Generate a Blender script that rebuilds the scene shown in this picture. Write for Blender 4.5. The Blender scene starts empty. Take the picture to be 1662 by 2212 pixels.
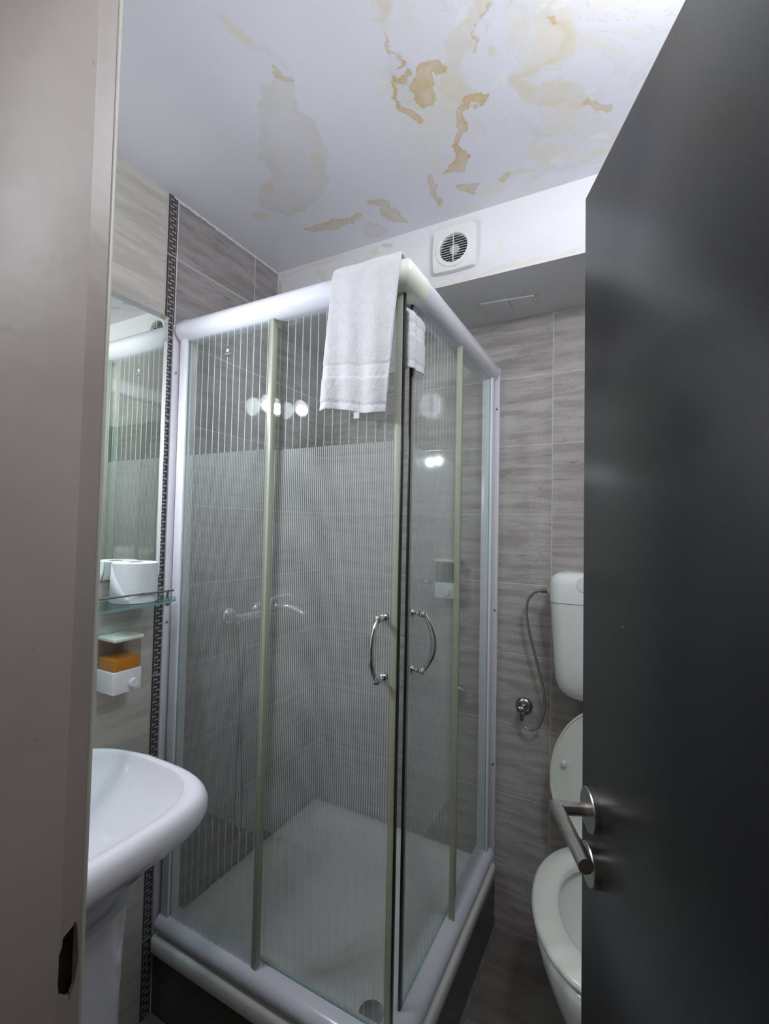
import bpy, bmesh, math, random
from mathutils import Vector, Matrix, noise
random.seed(7)
EXPOSURE = 0.62
WORLD = 0.06
BULB = 12.0
HAZE = 0.11

S = bpy.context.scene
COL = S.collection
PI = math.pi

# ------------------------------------------------------------------ camera, world, exposure
cam_d = bpy.data.cameras.new('camera')
cam = bpy.data.objects.new('camera', cam_d)
COL.objects.link(cam)
_r = Vector((0.88242526, 0.47002603, 0.02002969))
_u = Vector((-0.00168181, -0.03942339, 0.99922118))
_f = Vector((-0.47044961, 0.8817717, 0.03399771))
cam.matrix_world = Matrix(((_r.x, _u.x, -_f.x, 1.23026), (_r.y, _u.y, -_f.y, -1.71167),
                           (_r.z, _u.z, -_f.z, 1.41298), (0, 0, 0, 1)))
cam_d.sensor_fit = 'HORIZONTAL'
cam_d.sensor_width = 36.0
cam_d.lens = 36.0 * 1005.31 / 1662.0
cam_d.clip_start = 0.01
S.camera = cam
S.view_settings.view_transform = 'Standard'
S.view_settings.look = 'None'
S.view_settings.gamma = 1.0
S.view_settings.exposure = EXPOSURE
S.view_settings.use_curve_mapping = False
W = bpy.data.worlds.new('world')
S.world = W
W.use_nodes = True
W.node_tree.nodes['Background'].inputs[0].default_value = (1.0, 0.86, 0.76, 1)
W.node_tree.nodes['Background'].inputs[1].default_value = WORLD

H = 2.404          # ceiling height
HS = 2.190         # underside of the bulkhead
YB = -0.335        # front of the bulkhead
XR = 1.62          # right wall
YF = -1.455        # front wall, room face
YH = -1.66         # front wall, hall face
Z0 = 0.2213        # lowest wall tile joint


def light(name, kind, loc, energy, color, size=0.03, target=None, angle=90, blend=0.6):
    d = bpy.data.lights.new(name, kind)
    d.energy = energy
    d.color = color
    d.shadow_soft_size = size
    o = bpy.data.objects.new(name, d)
    COL.objects.link(o)
    o.location = loc
    if target is not None:
        o.rotation_euler = (Vector(target) - Vector(loc)).to_track_quat('-Z', 'Y').to_euler()
    if kind == 'SPOT':
        d.spot_size = math.radians(angle)
        d.spot_blend = blend
    return o


# bulbs of the two wall spots and of the ceiling lamp behind the door
for ly, lz in ((-1.118, 1.850), (-1.266, 1.880)):
    light('lamp_bulb', 'SPOT', (.054, ly, lz), 12.0, (.88, .92, 1.0), .020, (.80, ly + .20, 1.50), 172, 1.0)
    light('lamp_glow', 'POINT', (.054, ly, lz), .75, (.88, .92, 1.0), .020)
CEIL_LAMP = (1.430, -1.080, 2.215)
light('ceiling_bulb', 'POINT', CEIL_LAMP, 11.0, (.89, .93, 1.0), .08)

# ------------------------------------------------------------------ mesh helpers
def new_bm():
    return bmesh.new()


def obj(name, bm, mat, parent=None, smooth=False, mats=None, angle=None):
    me = bpy.data.meshes.new(name)
    bmesh.ops.recalc_face_normals(bm, faces=bm.faces)
    bm.to_mesh(me)
    bm.free()
    for m in (mats or [mat]):
        me.materials.append(m)
    if smooth:
        for p in me.polygons:
            p.use_smooth = True
        if angle is not None:
            try:
                me.set_sharp_from_angle(angle=math.radians(angle))
            except Exception:
                pass
    o = bpy.data.objects.new(name, me)
    COL.objects.link(o)
    if parent is not None:
        o.parent = parent
        o.matrix_parent_inverse = parent_world(parent).inverted()
    return o


def parent_world(o):
    m = Matrix.LocRotScale(o.location, o.rotation_euler, o.scale)
    if o.parent:
        return parent_world(o.parent) @ o.matrix_parent_inverse @ m
    return m


def tag(o, label, cat, group=None, kind=None):
    o['label'] = label
    if cat:
        o['category'] = cat
    if group:
        o['group'] = group
    if kind:
        o['kind'] = kind
    return o


def thing(name, label, cat, loc, group=None):
    o = bpy.data.objects.new(name, None)
    o.empty_display_size = 0.05
    COL.objects.link(o)
    o.location = loc
    return tag(o, label, cat, group)


def add_box(bm, x0, x1, y0, y1, z0, z1, bevel=0.0, seg=2, mi=0):
    vs = [bm.verts.new((x, y, z)) for x in (x0, x1) for y in (y0, y1) for z in (z0, z1)]
    idx = [(0, 1, 3, 2), (4, 6, 7, 5), (0, 4, 5, 1), (2, 3, 7, 6), (0, 2, 6, 4), (1, 5, 7, 3)]
    fs = [bm.faces.new([vs[i] for i in q]) for q in idx]
    for f in fs:
        f.material_index = mi
    if bevel > 0:
        es = set()
        for f in fs:
            es.update(f.edges)
        bmesh.ops.bevel(bm, geom=list(es), offset=bevel, segments=seg, affect='EDGES', profile=0.5, clamp_overlap=True)
    return fs


def box(name, x0, x1, y0, y1, z0, z1, mat, parent=None, bevel=0.0, seg=2):
    bm = new_bm()
    add_box(bm, x0, x1, y0, y1, z0, z1, bevel, seg)
    return obj(name, bm, mat, parent, smooth=bevel > 0, angle=40)


def frame(d):
    d = Vector(d).normalized()
    a = Vector((0, 0, 1)) if abs(d.z) < 0.9 else Vector((1, 0, 0))
    u = a.cross(d).normalized()
    return u, d.cross(u).normalized(), d


def add_tube(bm, pts, rad, n=16, cap=True, flat=1.0, up=None):
    pts = [Vector(p) for p in pts]
    rings = []
    prev = None
    for i, p in enumerate(pts):
        t = (pts[min(i + 1, len(pts) - 1)] - pts[max(i - 1, 0)]).normalized()
        if prev is None:
            u, v, _ = frame(t) if up is None else (Vector(up).cross(t).normalized(), t.cross(Vector(up).cross(t)).normalized(), t)
        else:
            u = (prev - t * prev.dot(t)).normalized()
            v = t.cross(u).normalized()
        prev = u
        r = rad[i] if isinstance(rad, (list, tuple)) else rad
        rings.append([bm.verts.new(p + u * (r * math.cos(2 * PI * k / n)) + v * (r * flat * math.sin(2 * PI * k / n))) for k in range(n)])
    for a, b in zip(rings, rings[1:]):
        for k in range(n):
            bm.faces.new((a[k], a[(k + 1) % n], b[(k + 1) % n], b[k]))
    if cap:
        bm.faces.new(rings[0][::-1])
        bm.faces.new(rings[-1])
    return rings


def add_lathe(bm, prof, origin, axis, n=32, caps=True):
    """prof: list of (radius, height along axis)."""
    u, v, d = frame(axis)
    o = Vector(origin)
    rings = []
    for r, h in prof:
        rings.append([bm.verts.new(o + d * h + u * (r * math.cos(2 * PI * k / n)) + v * (r * math.sin(2 * PI * k / n))) for k in range(n)])
    for a, b in zip(rings, rings[1:]):
        for k in range(n):
            bm.faces.new((a[k], a[(k + 1) % n], b[(k + 1) % n], b[k]))
    if caps:
        bm.faces.new(rings[0][::-1])
        bm.faces.new(rings[-1])


def add_loft(bm, rings, cap0=True, cap1=True):
    R = [[bm.verts.new(p) for p in r] for r in rings]
    n = len(R[0])
    for a, b in zip(R, R[1:]):
        for k in range(n):
            bm.faces.new((a[k], a[(k + 1) % n], b[(k + 1) % n], b[k]))
    if cap0:
        bm.faces.new(R[0][::-1])
    if cap1:
        bm.faces.new(R[-1])
    return R


def add_prism(bm, pts, fn, a, b):
    """extrude 2D outline pts; fn(p, t) -> 3D."""
    A = [bm.verts.new(fn(p, a)) for p in pts]
    B = [bm.verts.new(fn(p, b)) for p in pts]
    n = len(pts)
    for k in range(n):
        bm.faces.new((A[k], A[(k + 1) % n], B[(k + 1) % n], B[k]))
    bm.faces.new(A[::-1])
    bm.faces.new(B)


def rrect(cx, cy, hx, hy, r, n=6):
    pts = []
    for sx, sy, a0 in ((1, 1, 0), (-1, 1, 90), (-1, -1, 180), (1, -1, 270)):
        for i in range(n + 1):
            a = math.radians(a0 + 90 * i / n)
            pts.append((cx + sx * (hx - r) + r * math.cos(a), cy + sy * (hy - r) + r * math.sin(a)))
    return pts


# ------------------------------------------------------------------ material helpers
class M:
    def __init__(s, name):
        s.m = bpy.data.materials.new(name)
        s.m.use_nodes = True
        s.nt = s.m.node_tree
        s.nt.nodes.clear()
        s.out = s.nt.nodes.new('ShaderNodeOutputMaterial')

    def n(s, t, **kw):
        x = s.nt.nodes.new('ShaderNode' + t)
        for k, v in kw.items():
            setattr(x, k, v)
        return x

    def put(s, sock, v):
        if v is None:
            return
        if hasattr(v, 'is_output') or isinstance(v, bpy.types.NodeSocket):
            s.nt.links.new(v, sock)
        else:
            if isinstance(v, (tuple, list)) and len(v) == 3 and sock.type == 'RGBA':
                v = (*v, 1)
            sock.default_value = v

    def math(s, op, a, b=None, c=None, clamp=False):
        x = s.n('Math', operation=op)
        x.use_clamp = clamp
        s.put(x.inputs[0], a)
        s.put(x.inputs[1], b)
        if c is not None:
            s.put(x.inputs[2], c)
        return x.outputs[0]

    def vmath(s, op, a, b=None):
        x = s.n('VectorMath', operation=op)
        s.put(x.inputs[0], a)
        if b is not None:
            s.put(x.inputs[1], b)
        return x.outputs['Value'] if op in ('LENGTH', 'DOT_PRODUCT', 'DISTANCE') else x.outputs[0]

    def mix(s, fac, a, b, blend='MIX'):
        x = s.n('Mix', data_type='RGBA', blend_type=blend)
        s.put(x.inputs[0], fac)
        s.put(x.inputs[6], a)
        s.put(x.inputs[7], b)
        return x.outputs[2]

    def ramp(s, fac, e0, e1, to0=0.0, to1=1.0, smooth=True):
        x = s.n('MapRange', interpolation_type='SMOOTHSTEP' if smooth else 'LINEAR')
        x.clamp = True
        for i, v in enumerate((fac, e0, e1, to0, to1)):
            s.put(x.inputs[i], v)
        return x.outputs[0]

    def noise(s, vec, scale, detail=4, rough=0.55, dist=0.0, col=False):
        x = s.n('TexNoise')
        s.put(x.inputs['Vector'], vec)
        x.inputs['Scale'].default_value = scale
        x.inputs['Detail'].default_value = detail
        x.inputs['Roughness'].default_value = rough
        x.inputs['Distortion'].default_value = dist
        return x.outputs['Color' if col else 'Fac']

    def pos(s):
        return s.n('NewGeometry').outputs['Position']

    def sep(s, v):
        x = s.n('SeparateXYZ')
        s.put(x.inputs[0], v)
        return x.outputs

    def comb(s, a, b, c):
        x = s.n('CombineXYZ')
        for i, v in enumerate((a, b, c)):
            s.put(x.inputs[i], v)
        return x.outputs[0]

    def bump(s, h, strength=0.3, dist=0.002):
        x = s.n('Bump')
        x.inputs['Strength'].default_value = strength
        x.inputs['Distance'].default_value = dist
        s.put(x.inputs['Height'], h)
        return x.outputs[0]

    def pbr(s, color=(.8, .8, .8), rough=0.5, metal=0.0, normal=None, **kw):
        b = s.n('BsdfPrincipled')
        s.put(b.inputs['Base Color'], color)
        s.put(b.inputs['Roughness'], rough)
        s.put(b.inputs['Metallic'], metal)
        if normal is not None:
            s.put(b.inputs['Normal'], normal)
        for k, v in kw.items():
            s.put(b.inputs[k.replace('_', ' ')], v)
        return b.outputs[0]

    def done(s, sh):
        s.nt.links.new(sh, s.out.inputs[0])
        return s.m


def plain(name, color, rough=0.4, metal=0.0, var=0.03, scale=30, bumps=0.0, **kw):
    m = M(name)
    p = m.pos()
    f = m.noise(p, scale, 3)
    c = m.mix(m.ramp(f, .3, .7), tuple(x * (1 - var) for x in color), tuple(min(1, x * (1 + var)) for x in color))
    nrm = m.bump(m.noise(p, scale * 8, 2), bumps, 0.001) if bumps else None
    return m.done(m.pbr(c, rough, metal, nrm, **kw))


def tile_mat(name, axis, u0, w, light_c, dark_c, vein_c, grout_c, z0=Z0, h=0.25, rough=0.07, g=0.0026, vaxis='z', scale=1.0, amt=1.0):
    m = M(name)
    p = m.pos()
    s = m.sep(p)
    ax = {'x': s[0], 'y': s[1], 'z': s[2]}
    u = m.math('DIVIDE', m.math('SUBTRACT', ax[axis], u0), w)
    v = m.math('DIVIDE', m.math('SUBTRACT', ax[vaxis], z0), h)
    fu, fv = m.math('FRACT', u), m.math('FRACT', v)
    iu, iv = m.math('FLOOR', u), m.math('FLOOR', v)
    # distance to the nearest joint, in metres
    du = m.math('MULTIPLY', m.math('MINIMUM', fu, m.math('SUBTRACT', 1.0, fu)), w)
    dv = m.math('MULTIPLY', m.math('MINIMUM', fv, m.math('SUBTRACT', 1.0, fv)), h)
    d = m.math('MINIMUM', du, dv)
    gm = m.ramp(d, g * .42, g * .62, 1.0, 0.0)
    seed = m.math('ADD', m.math('MULTIPLY', iu, 3.17), m.math('MULTIPLY', iv, 7.31))
    wn = m.n('TexWhiteNoise', noise_dimensions='1D')
    m.put(wn.inputs['W'], seed)
    rnd = wn.outputs['Value']
    # travertine bedding: long in the tile's run, thin in height
    vec = m.comb(m.math('ADD', m.math('MULTIPLY', ax[axis], 4.6 * scale), m.math('MULTIPLY', rnd, 19.0)),
                 m.math('MULTIPLY', rnd, 7.0), m.math('MULTIPLY', ax[vaxis], 42.0 * scale))
    warp = m.noise(p, 6.0, 3, col=True)
    vec2 = m.vmath('ADD', vec, m.vmath('MULTIPLY', warp, (.6, 0.0, 1.1)))
    n1 = m.noise(vec2, 1.0, 6, .62)
    n2 = m.noise(vec2, 2.6, 5, .6, 0.4)
    n3 = m.noise(p, 9.0, 5, .6)
    base = m.mix(m.ramp(n1, .34, .64), dark_c, light_c)
    base = m.mix(m.math('MULTIPLY', m.ramp(n3, .45, .75), .35), base, light_c)
    veins = m.ramp(n2, .61, .70)
    gate = m.ramp(m.noise(vec2, .55, 2), .5, .62)
    base = m.mix(m.math('MULTIPLY', m.math('MULTIPLY', veins, gate), .75 * amt), base, vein_c)
    thin = m.ramp(m.math('ABSOLUTE', m.math('SUBTRACT', m.noise(vec2, 1.5, 4, .65), .5)), .0, .012, 1.0, 0.0)
    base = m.mix(m.math('MULTIPLY', m.math('MULTIPLY', thin, m.ramp(n3, .46, .58)), .65 * amt), base, vein_c)
    base = m.mix(m.math('MULTIPLY', m.math('SUBTRACT', rnd, .5), .16), base, (1, 1, 1))
    sp = m.ramp(m.noise(m.vmath('MULTIPLY', p, (1, 1, 2.2)), 130, 3, .7), .35, .65)
    base = m.mix(m.math('MULTIPLY', sp, .16 * amt), base, vein_c)
    col = m.mix(gm, base, grout_c)
    hgt = m.math('ADD', m.math('MULTIPLY', m.ramp(d, 0.0, g * 1.3), 1.0), m.math('MULTIPLY', n3, .12))
    nrm = m.bump(hgt, 0.14, 0.0010)
    return m.done(m.pbr(col, m.mix(gm, (rough,) * 3, (.7,) * 3), 0, nrm))


STAINS = [
 ('O', [(0.857, -0.796, 0.0123), (0.852, -0.818, 0.014), (0.832, -0.817, 0.0162), (0.813, -0.785, 0.0214), (0.813, -0.757, 0.0166)]),
 ('O', [(0.802, -0.853, 0.0059), (0.781, -0.848, 0.005)]),
 ('O', [(0.799, -0.828, 0.0051), (0.787, -0.814, 0.0063), (0.764, -0.831, 0.0042), (0.757, -0.807, 0.0043), (0.749, -0.785, 0.0056), (0.752, -0.766, 0.0068), (0.762, -0.748, 0.0081), (0.767, -0.729, 0.0106), (0.764, -0.707, 0.0085)]),
 ('M', [(0.786, -0.93, 0.0027), (0.779, -0.904, 0.0038), (0.774, -0.883, 0.0029), (0.8, -0.854, 0.003)]),
 ('B', [(0.816, -0.979, 0.0114), (0.794, -0.946, 0.0087)]),
 ('M', [(0.537, -0.98, 0.006), (0.534, -0.966, 0.0103), (0.546, -0.947, 0.0094), (0.558, -0.936, 0.0063)]),
 ('B', [(0.529, -1.097, 0.0078), (0.526, -1.072, 0.0107), (0.53, -1.051, 0.0129)]),
 ('G', [(0.532, -1.034, 0.0038), (0.556, -1.005, 0.0029), (0.566, -0.958, 0.003)]),
 ('O', [(0.926, -0.696, 0.0067), (0.89, -0.705, 0.009), (0.861, -0.688, 0.0117), (0.857, -0.647, 0.0111), (0.836, -0.604, 0.0078), (0.831, -0.564, 0.0192), (0.802, -0.535, 0.0144), (0.779, -0.528, 0.0073)]),
 ('M', [(0.794, -0.452, 0.022), (0.816, -0.435, 0.0189), (0.834, -0.436, 0.0094)]),
 ('M', [(0.727, -0.535, 0.009), (0.722, -0.488, 0.0126), (0.714, -0.449, 0.0082), (0.706, -0.409, 0.0051)]),
 ('M', [(0.269, -0.496, 0.0117), (0.314, -0.492, 0.0191), (0.355, -0.472, 0.0229), (0.402, -0.475, 0.0168), (0.465, -0.483, 0.0108)]),
 ('M', [(0.519, -0.513, 0.0153), (0.558, -0.494, 0.0136), (0.557, -0.447, 0.0248), (0.567, -0.403, 0.0165)]),
 ('F', [(0.467, -0.39, 0.0428)]),
 ('M', [(0.903, -0.431, 0.0106), (0.93, -0.447, 0.0073)]),
 ('B', [(0.952, -0.449, 0.0072), (0.996, -0.423, 0.0072)]),
 ('B', [(0.982, -0.894, 0.013), (0.943, -0.869, 0.0191), (0.908, -0.838, 0.0187), (0.887, -0.806, 0.0139), (0.878, -0.752, 0.0321), (0.897, -0.71, 0.0222)]),
 ('M', [(0.985, -0.882, 0.0041), (0.957, -0.853, 0.0035), (0.923, -0.815, 0.0029)]),
 ('B', [(0.967, -0.787, 0.0115)]),
 ('G', [(1.015, -0.869, 0.0099), (1.051, -0.833, 0.0118), (1.09, -0.811, 0.0084)]),
 ('M', [(1.094, -0.809, 0.0042), (1.1, -0.79, 0.0035)]),
 ('B', [(1.1, -0.79, 0.0087), (1.125, -0.748, 0.0126), (1.114, -0.717, 0.0114), (1.056, -0.709, 0.007), (0.996, -0.704, 0.0094)]),
 ('B', [(1.0, -0.702, 0.0105), (1.018, -0.662, 0.0218), (1.102, -0.62, 0.0261), (1.132, -0.572, 0.0136)]),
 ('M', [(1.136, -0.567, 0.0079), (1.174, -0.537, 0.0092)]),
 ('G', [(0.987, -0.601, 0.006), (1.01, -0.563, 0.0062), (1.038, -0.533, 0.0063)]),
 ('G', [(0.998, -0.399, 0.0059), (1.088, -0.392, 0.0057), (1.157, -0.409, 0.0054)]),
 ('F', [(0.523, -0.931, 0.0325), (0.479, -0.888, 0.0446), (0.455, -0.811, 0.0807), (0.409, -0.732, 0.0873), (0.377, -0.67, 0.0756), (0.29, -0.649, 0.0772)]),
 ('B', [(0.28, -0.719, 0.0111), (0.279, -0.688, 0.0081)]),
 ('B', [(0.181, -0.622, 0.0218)]),
 ('B', [(0.483, -0.739, 0.0111), (0.466, -0.712, 0.0115)]),
 ('G', [(0.781, -0.848, 0.0303), (0.781, -0.789, 0.0272)]),
 ('B', [(0.834, -0.863, 0.0048)]),
]


STAIN_STYLE = {'O': ((.66, .45, .17), .85, .22), 'M': ((.66, .49, .25), .72, .28), 'B': ((.74, .64, .42), .62, .36),
               'F': ((.66, .61, .54), .55, .24), 'G': ((.56, .58, .54), .42, .6)}


KINDS = ['F', 'G', 'B', 'M', 'O']


def nvec(v):
    return Vector((noise.noise(v), noise.noise(v + Vector((31.7, 11.3, 5.1))), 0)) * 1.25


def stain_field(x, y, stains, kind, wa, wb):
    """signed distance to the outline of the stains of one kind, ragged by two octaves of warp"""
    v = Vector((x, y, 3.1))
    w1 = nvec(v * 13) * wa + nvec(v * 29 + Vector((7, 1, 0))) * wa * .6
    w2 = nvec(v * 70) * wb
    px, py = x + w1.x + w2.x, y + w1.y + w2.y
    best = .08
    for kk, pl in stains:
        if kk != kind:
            continue
        segs = list(zip(pl, pl[1:])) if len(pl) > 1 else [(pl[0], pl[0])]
        for (ax, ay, ar), (bx, by, br) in segs:
            dx, dy = bx - ax, by - ay
            L2 = dx * dx + dy * dy
            h = 0 if L2 < 1e-9 else max(0, min(1, ((px - ax) * dx + (py - ay) * dy) / L2))
            d = math.hypot(px - ax - dx * h, py - ay - dy * h) - (ar + (br - ar) * h)
            if d < best:
                best = d
    return best


def stain_sheet(name, x0, x1, y0, y1, step, place, stains, mat, wa=.014, wb=.006):
    """a finely divided sheet whose vertices carry the stain distances as attributes"""
    nx, ny = int((x1 - x0) / step), int((y1 - y0) / step)
    verts, faces = [], []
    vals = {k: [] for k in KINDS}
    for j in range(ny + 1):
        for i in range(nx + 1):
            x, y = x0 + (x1 - x0) * i / nx, y0 + (y1 - y0) * j / ny
            verts.append(place(x, y))
            for k in KINDS:
                vals[k].append(stain_field(x, y, stains, k, wa, wb))
    for j in range(ny):
        for i in range(nx):
            a_ = j * (nx + 1) + i
            faces.append((a_, a_ + 1, a_ + nx + 2, a_ + nx + 1))
    me = bpy.data.meshes.new(name)
    me.from_pydata(verts, [], faces)
    for k in KINDS:
        at = me.attributes.new('stain_' + k, 'FLOAT', 'POINT')
        at.data.foreach_set('value', vals[k])
    me.materials.append(mat)
    o = bpy.data.objects.new(name, me)
    COL.objects.link(o)
    return o


def stain_color(m, p2, base, amp=.011):
    fine = m.noise(p2, 35, 5, .7)
    rag = m.math('MULTIPLY', m.math('SUBTRACT', m.noise(p2, 95, 5, .7), .5), amp * 2)
    broad = m.noise(p2, 11, 4, .6)
    col = base
    for k in KINDS:
        at = m.n('Attribute')
        at.attribute_name = 'stain_' + k
        d = m.math('ADD', at.outputs['Fac'], rag)
        c, al, soft = STAIN_STYLE[k]
        e = 0.002 + 0.03 * max(0, soft - .2)
        body = m.ramp(d, -e, e, 1.0, 0.0)
        inner = m.ramp(d, -.05, 0.0, .55, 1.0)
        mott = m.math('MULTIPLY', m.ramp(fine, .25, .75, .6, 1.1), m.ramp(broad, .3, .65, .55, 1.05))
        fac = m.math('MULTIPLY', m.math('MULTIPLY', m.math('MULTIPLY', body, inner), mott), al, clamp=True)
        col = m.mix(fac, col, c)
        rim = m.ramp(m.math('ABSOLUTE', m.math('ADD', d, .002)), .0, .004, 1.0, 0.0)
        if k in 'OM':
            col = m.mix(m.math('MULTIPLY', rim, .35), col, tuple(x * .85 for x in c))
    return col


def painted(name, base, kind):
    """matt emulsion; kind picks the surface its stains belong to"""
    m = M(name)
    p = m.pos()
    s = m.sep(p)
    c = m.mix(m.ramp(m.noise(p, 3.0, 4), .3, .7), tuple(x * .965 for x in base), base)
    if kind == 'ceiling':
        p2 = m.comb(s[0], s[1], 0.0)
        # blotchy, washed out damp over the right half
        patch = m.math('MULTIPLY', m.ramp(m.noise(p2, 5.0, 6, .6, .6), .50, .62), m.ramp(s[0], .62, .9))
        c = m.mix(m.math('MULTIPLY', patch, .60), c, (.78, .73, .60))
        line = m.ramp(m.math('ABSOLUTE', m.math('SUBTRACT', m.noise(p2, 5.0, 6, .6, .6), .53)), 0.0, .006, 1.0, 0.0)
        c = m.mix(m.math('MULTIPLY', m.math('MULTIPLY', line, m.ramp(s[0], .70, .95)), .35), c, (.62, .55, .44))
        flake = m.math('MULTIPLY', m.ramp(m.noise(p2, 8.0, 6, .65, 1.0), .60, .64), m.ramp(s[0], .6, .8))
        c = m.mix(m.math('MULTIPLY', flake, .5), c, (.87, .88, .88))
        c = stain_color(m, p2, c)
    elif kind == 'bulkhead':
        p2 = m.comb(s[0], s[2], 0.0)
        c = stain_color(m, p2, c, .004)
    elif kind == 'soffit':
        p2 = m.comb(s[0], s[1], 0.0)
        c = stain_color(m, p2, c, .003)
    h = m.math('ADD', m.noise(p, 4.0, 3), m.math('MULTIPLY', m.noise(p, 90, 3), .06))
    return m.done(m.pbr(c, .62, 0, m.bump(h, .25, .004)))


BULK_STAINS = [
    ('M', [(.012, 2.37, .006), (.010, 2.30, .008), (.014, 2.24, .006)]),
    ('B', [(.03, 2.39, .004), (.30, 2.392, .004)]),
    ('M', [(.47, 2.382, .006), (.50, 2.378, .006)]), ('B', [(.44, 2.375, .014)]),
    ('B', [(.20, 2.355, .015), (.22, 2.335, .010)]), ('B', [(.40, 2.35, .012)]),
    ('G', [(.648, 2.385, .006), (.648, 2.225, .006), (.80, 2.215, .006)]),
    ('G', [(.81, 2.365, .005), (.812, 2.24, .005)]), ('G', [(.655, 2.387, .005), (.80, 2.385, .005)]),
    ('B', [(.872, 2.285, .005), (.872, 2.265, .005)]),
    ('B', [(.62, 2.20, .006), (1.1, 2.20, .004)]),
]
SOFFIT_STAINS = [('M', [(.765, -.165, .008)]), ('M', [(.945, -.155, .005)]), ('B', [(.98, -.02, .006), (1.2, -.02, .006)]),
                 ('M', [(1.09, -.02, .005)])]


def glass(name, tint=(.955, .978, .965), rough=0.0, stripes=None, gap=None, dens=1.0):
    """clear safety glass with an optional printed stripe pattern (axis, offset)"""
    m = M(name)
    tr = m.n('BsdfTransparent')
    tr.inputs[0].default_value = (*tint, 1)
    gl = m.n('BsdfGlossy')
    gl.inputs['Roughness'].default_value = rough
    fr = m.n('Fresnel')
    bf = m.n('NewGeometry').outputs['Backfacing']
    m.put(fr.inputs[0], m.ramp(bf, 0.0, 1.0, 1.5, 1 / 1.5, smooth=False))
    mx = m.n('MixShader')
    m.put(mx.inputs[0], fr.outputs[0])
    m.nt.links.new(tr.outputs[0], mx.inputs[1])
    m.nt.links.new(gl.outputs[0], mx.inputs[2])
    res = mx.outputs[0]
    if stripes:
        axis, off = stripes
        s = m.sep(m.pos())
        u = m.math('SUBTRACT', s['xyz'.index(axis)], off)

        def lines(pitch, width):
            fr_ = m.math('FRACT', m.math('DIVIDE', u, pitch))
            dd = m.math('MULTIPLY', m.math('ABSOLUTE', m.math('SUBTRACT', fr_, .5)), pitch)
            return m.ramp(dd, width * .5 - .0002, width * .5 + .0002, 1.0, 0.0)
        wide = lines(.025, .0024)
        dense = lines(.00625, .0030)
        if gap:
            # the stripe that stops above and below the printed mark
            gx, gz0, gz1 = gap
            inx = m.math('LESS_THAN', m.math('ABSOLUTE', m.math('SUBTRACT', s['xyz'.index(axis)], gx)), .008)
            inz = m.math('MULTIPLY', m.math('GREATER_THAN', s[2], gz0), m.math('LESS_THAN', s[2], gz1))
            wide = m.math('MULTIPLY', wide, m.math('SUBTRACT', 1.0, m.math('MULTIPLY', inx, inz)))
        mid = m.math('MULTIPLY', m.math('GREATER_THAN', s[2], .615), m.math('LESS_THAN', s[2], 1.616))
        wide = m.math('MULTIPLY', wide, m.math('SUBTRACT', 1.0, mid))
        msk = m.math('MAXIMUM', wide, m.math('MULTIPLY', m.math('MULTIPLY', dense, mid), dens))
        # limescale film: a faint even haze, a little denser over the fine lines
        pz = m.pos()
        film = m.ramp(m.noise(m.vmath('MULTIPLY', pz, (1, 1, .35)), 9, 5, .6), .3, .7, HAZE * .6, HAZE * 1.4)
        film = m.math('ADD', film, m.math('MULTIPLY', mid, HAZE * .9))
        msk = m.math('MAXIMUM', msk, film)
        fro = m.n('BsdfDiffuse')
        fro.inputs[0].default_value = (.74, .79, .79, 1)
        trl = m.n('BsdfTranslucent')
        trl.inputs[0].default_value = (.74, .79, .79, 1)
        tr2 = m.n('BsdfTransparent')
        a = m.n('MixShader')
        a.inputs[0].default_value = .35
        m.nt.links.new(fro.outputs[0], a.inputs[1])
        m.nt.links.new(trl.outputs[0], a.inputs[2])
        b = m.n('MixShader')
        b.inputs[0].default_value = .68
        m.nt.links.new(tr2.outputs[0], b.inputs[1])
        m.nt.links.new(a.outputs[0], b.inputs[2])
        c = m.n('MixShader')
        m.put(c.inputs[0], msk)
        m.nt.links.new(res, c.inputs[1])
        m.nt.links.new(b.outputs[0], c.inputs[2])
        res = c.outputs[0]
    return m.done(res)


def veil(name, color, opacity, rough=.3):
    """translucent plastic: part see-through, part diffuse"""
    m = M(name)
    tr = m.n('BsdfTransparent')
    tr.inputs[0].default_value = (*color, 1)
    pb = m.n('BsdfPrincipled')
    pb.inputs['Base Color'].default_value = (*color, 1)
    pb.inputs['Roughness'].default_value = rough
    mx = m.n('MixShader')
    mx.inputs[0].default_value = opacity
    m.nt.links.new(tr.outputs[0], mx.inputs[1])
    m.nt.links.new(pb.outputs[0], mx.inputs[2])
    return m.done(mx.outputs[0])

# ------------------------------------------------------------------ materials
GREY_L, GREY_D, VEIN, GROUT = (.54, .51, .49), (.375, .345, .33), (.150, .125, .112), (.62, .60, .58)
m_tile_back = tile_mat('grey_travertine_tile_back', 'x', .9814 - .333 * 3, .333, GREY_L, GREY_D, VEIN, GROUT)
m_tile_left_shade = tile_mat('grey_travertine_tile_left_shade', 'y', -.4573 - .333 * 2, .333, (.42, .39, .385), (.29, .265, .26), VEIN, GROUT)  # back wall's grey tile, darkened for the grazing light on this wall
m_tile_beige = tile_mat('beige_travertine_tile', 'y', -.824 - .333 * 3, .333, (.66, .63, .57), (.52, .495, .45), (.30, .27, .23), (.50, .49, .45), amt=.7)
m_plinth = tile_mat('dark_plinth_tile', 'x', .0, .4, (.10, .090, .085), (.065, .058, .055), (.035, .03, .03), (.12, .115, .11), rough=.25)
m_floor = tile_mat('dark_floor_tile', 'x', .805, .333, (.24, .225, .205), (.165, .152, .14), (.09, .08, .072), (.17, .16, .15),
                   z0=-.02, h=.333, vaxis='y', rough=.3, scale=.5)
m_ceiling = painted('stained_ceiling_paint', (.79, .80, .86), 'ceiling')
m_bulk = painted('white_bulkhead_paint', (.80, .80, .83), 'bulkhead')
m_soffit = painted('white_soffit_paint', (.74, .75, .76), 'soffit')
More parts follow.
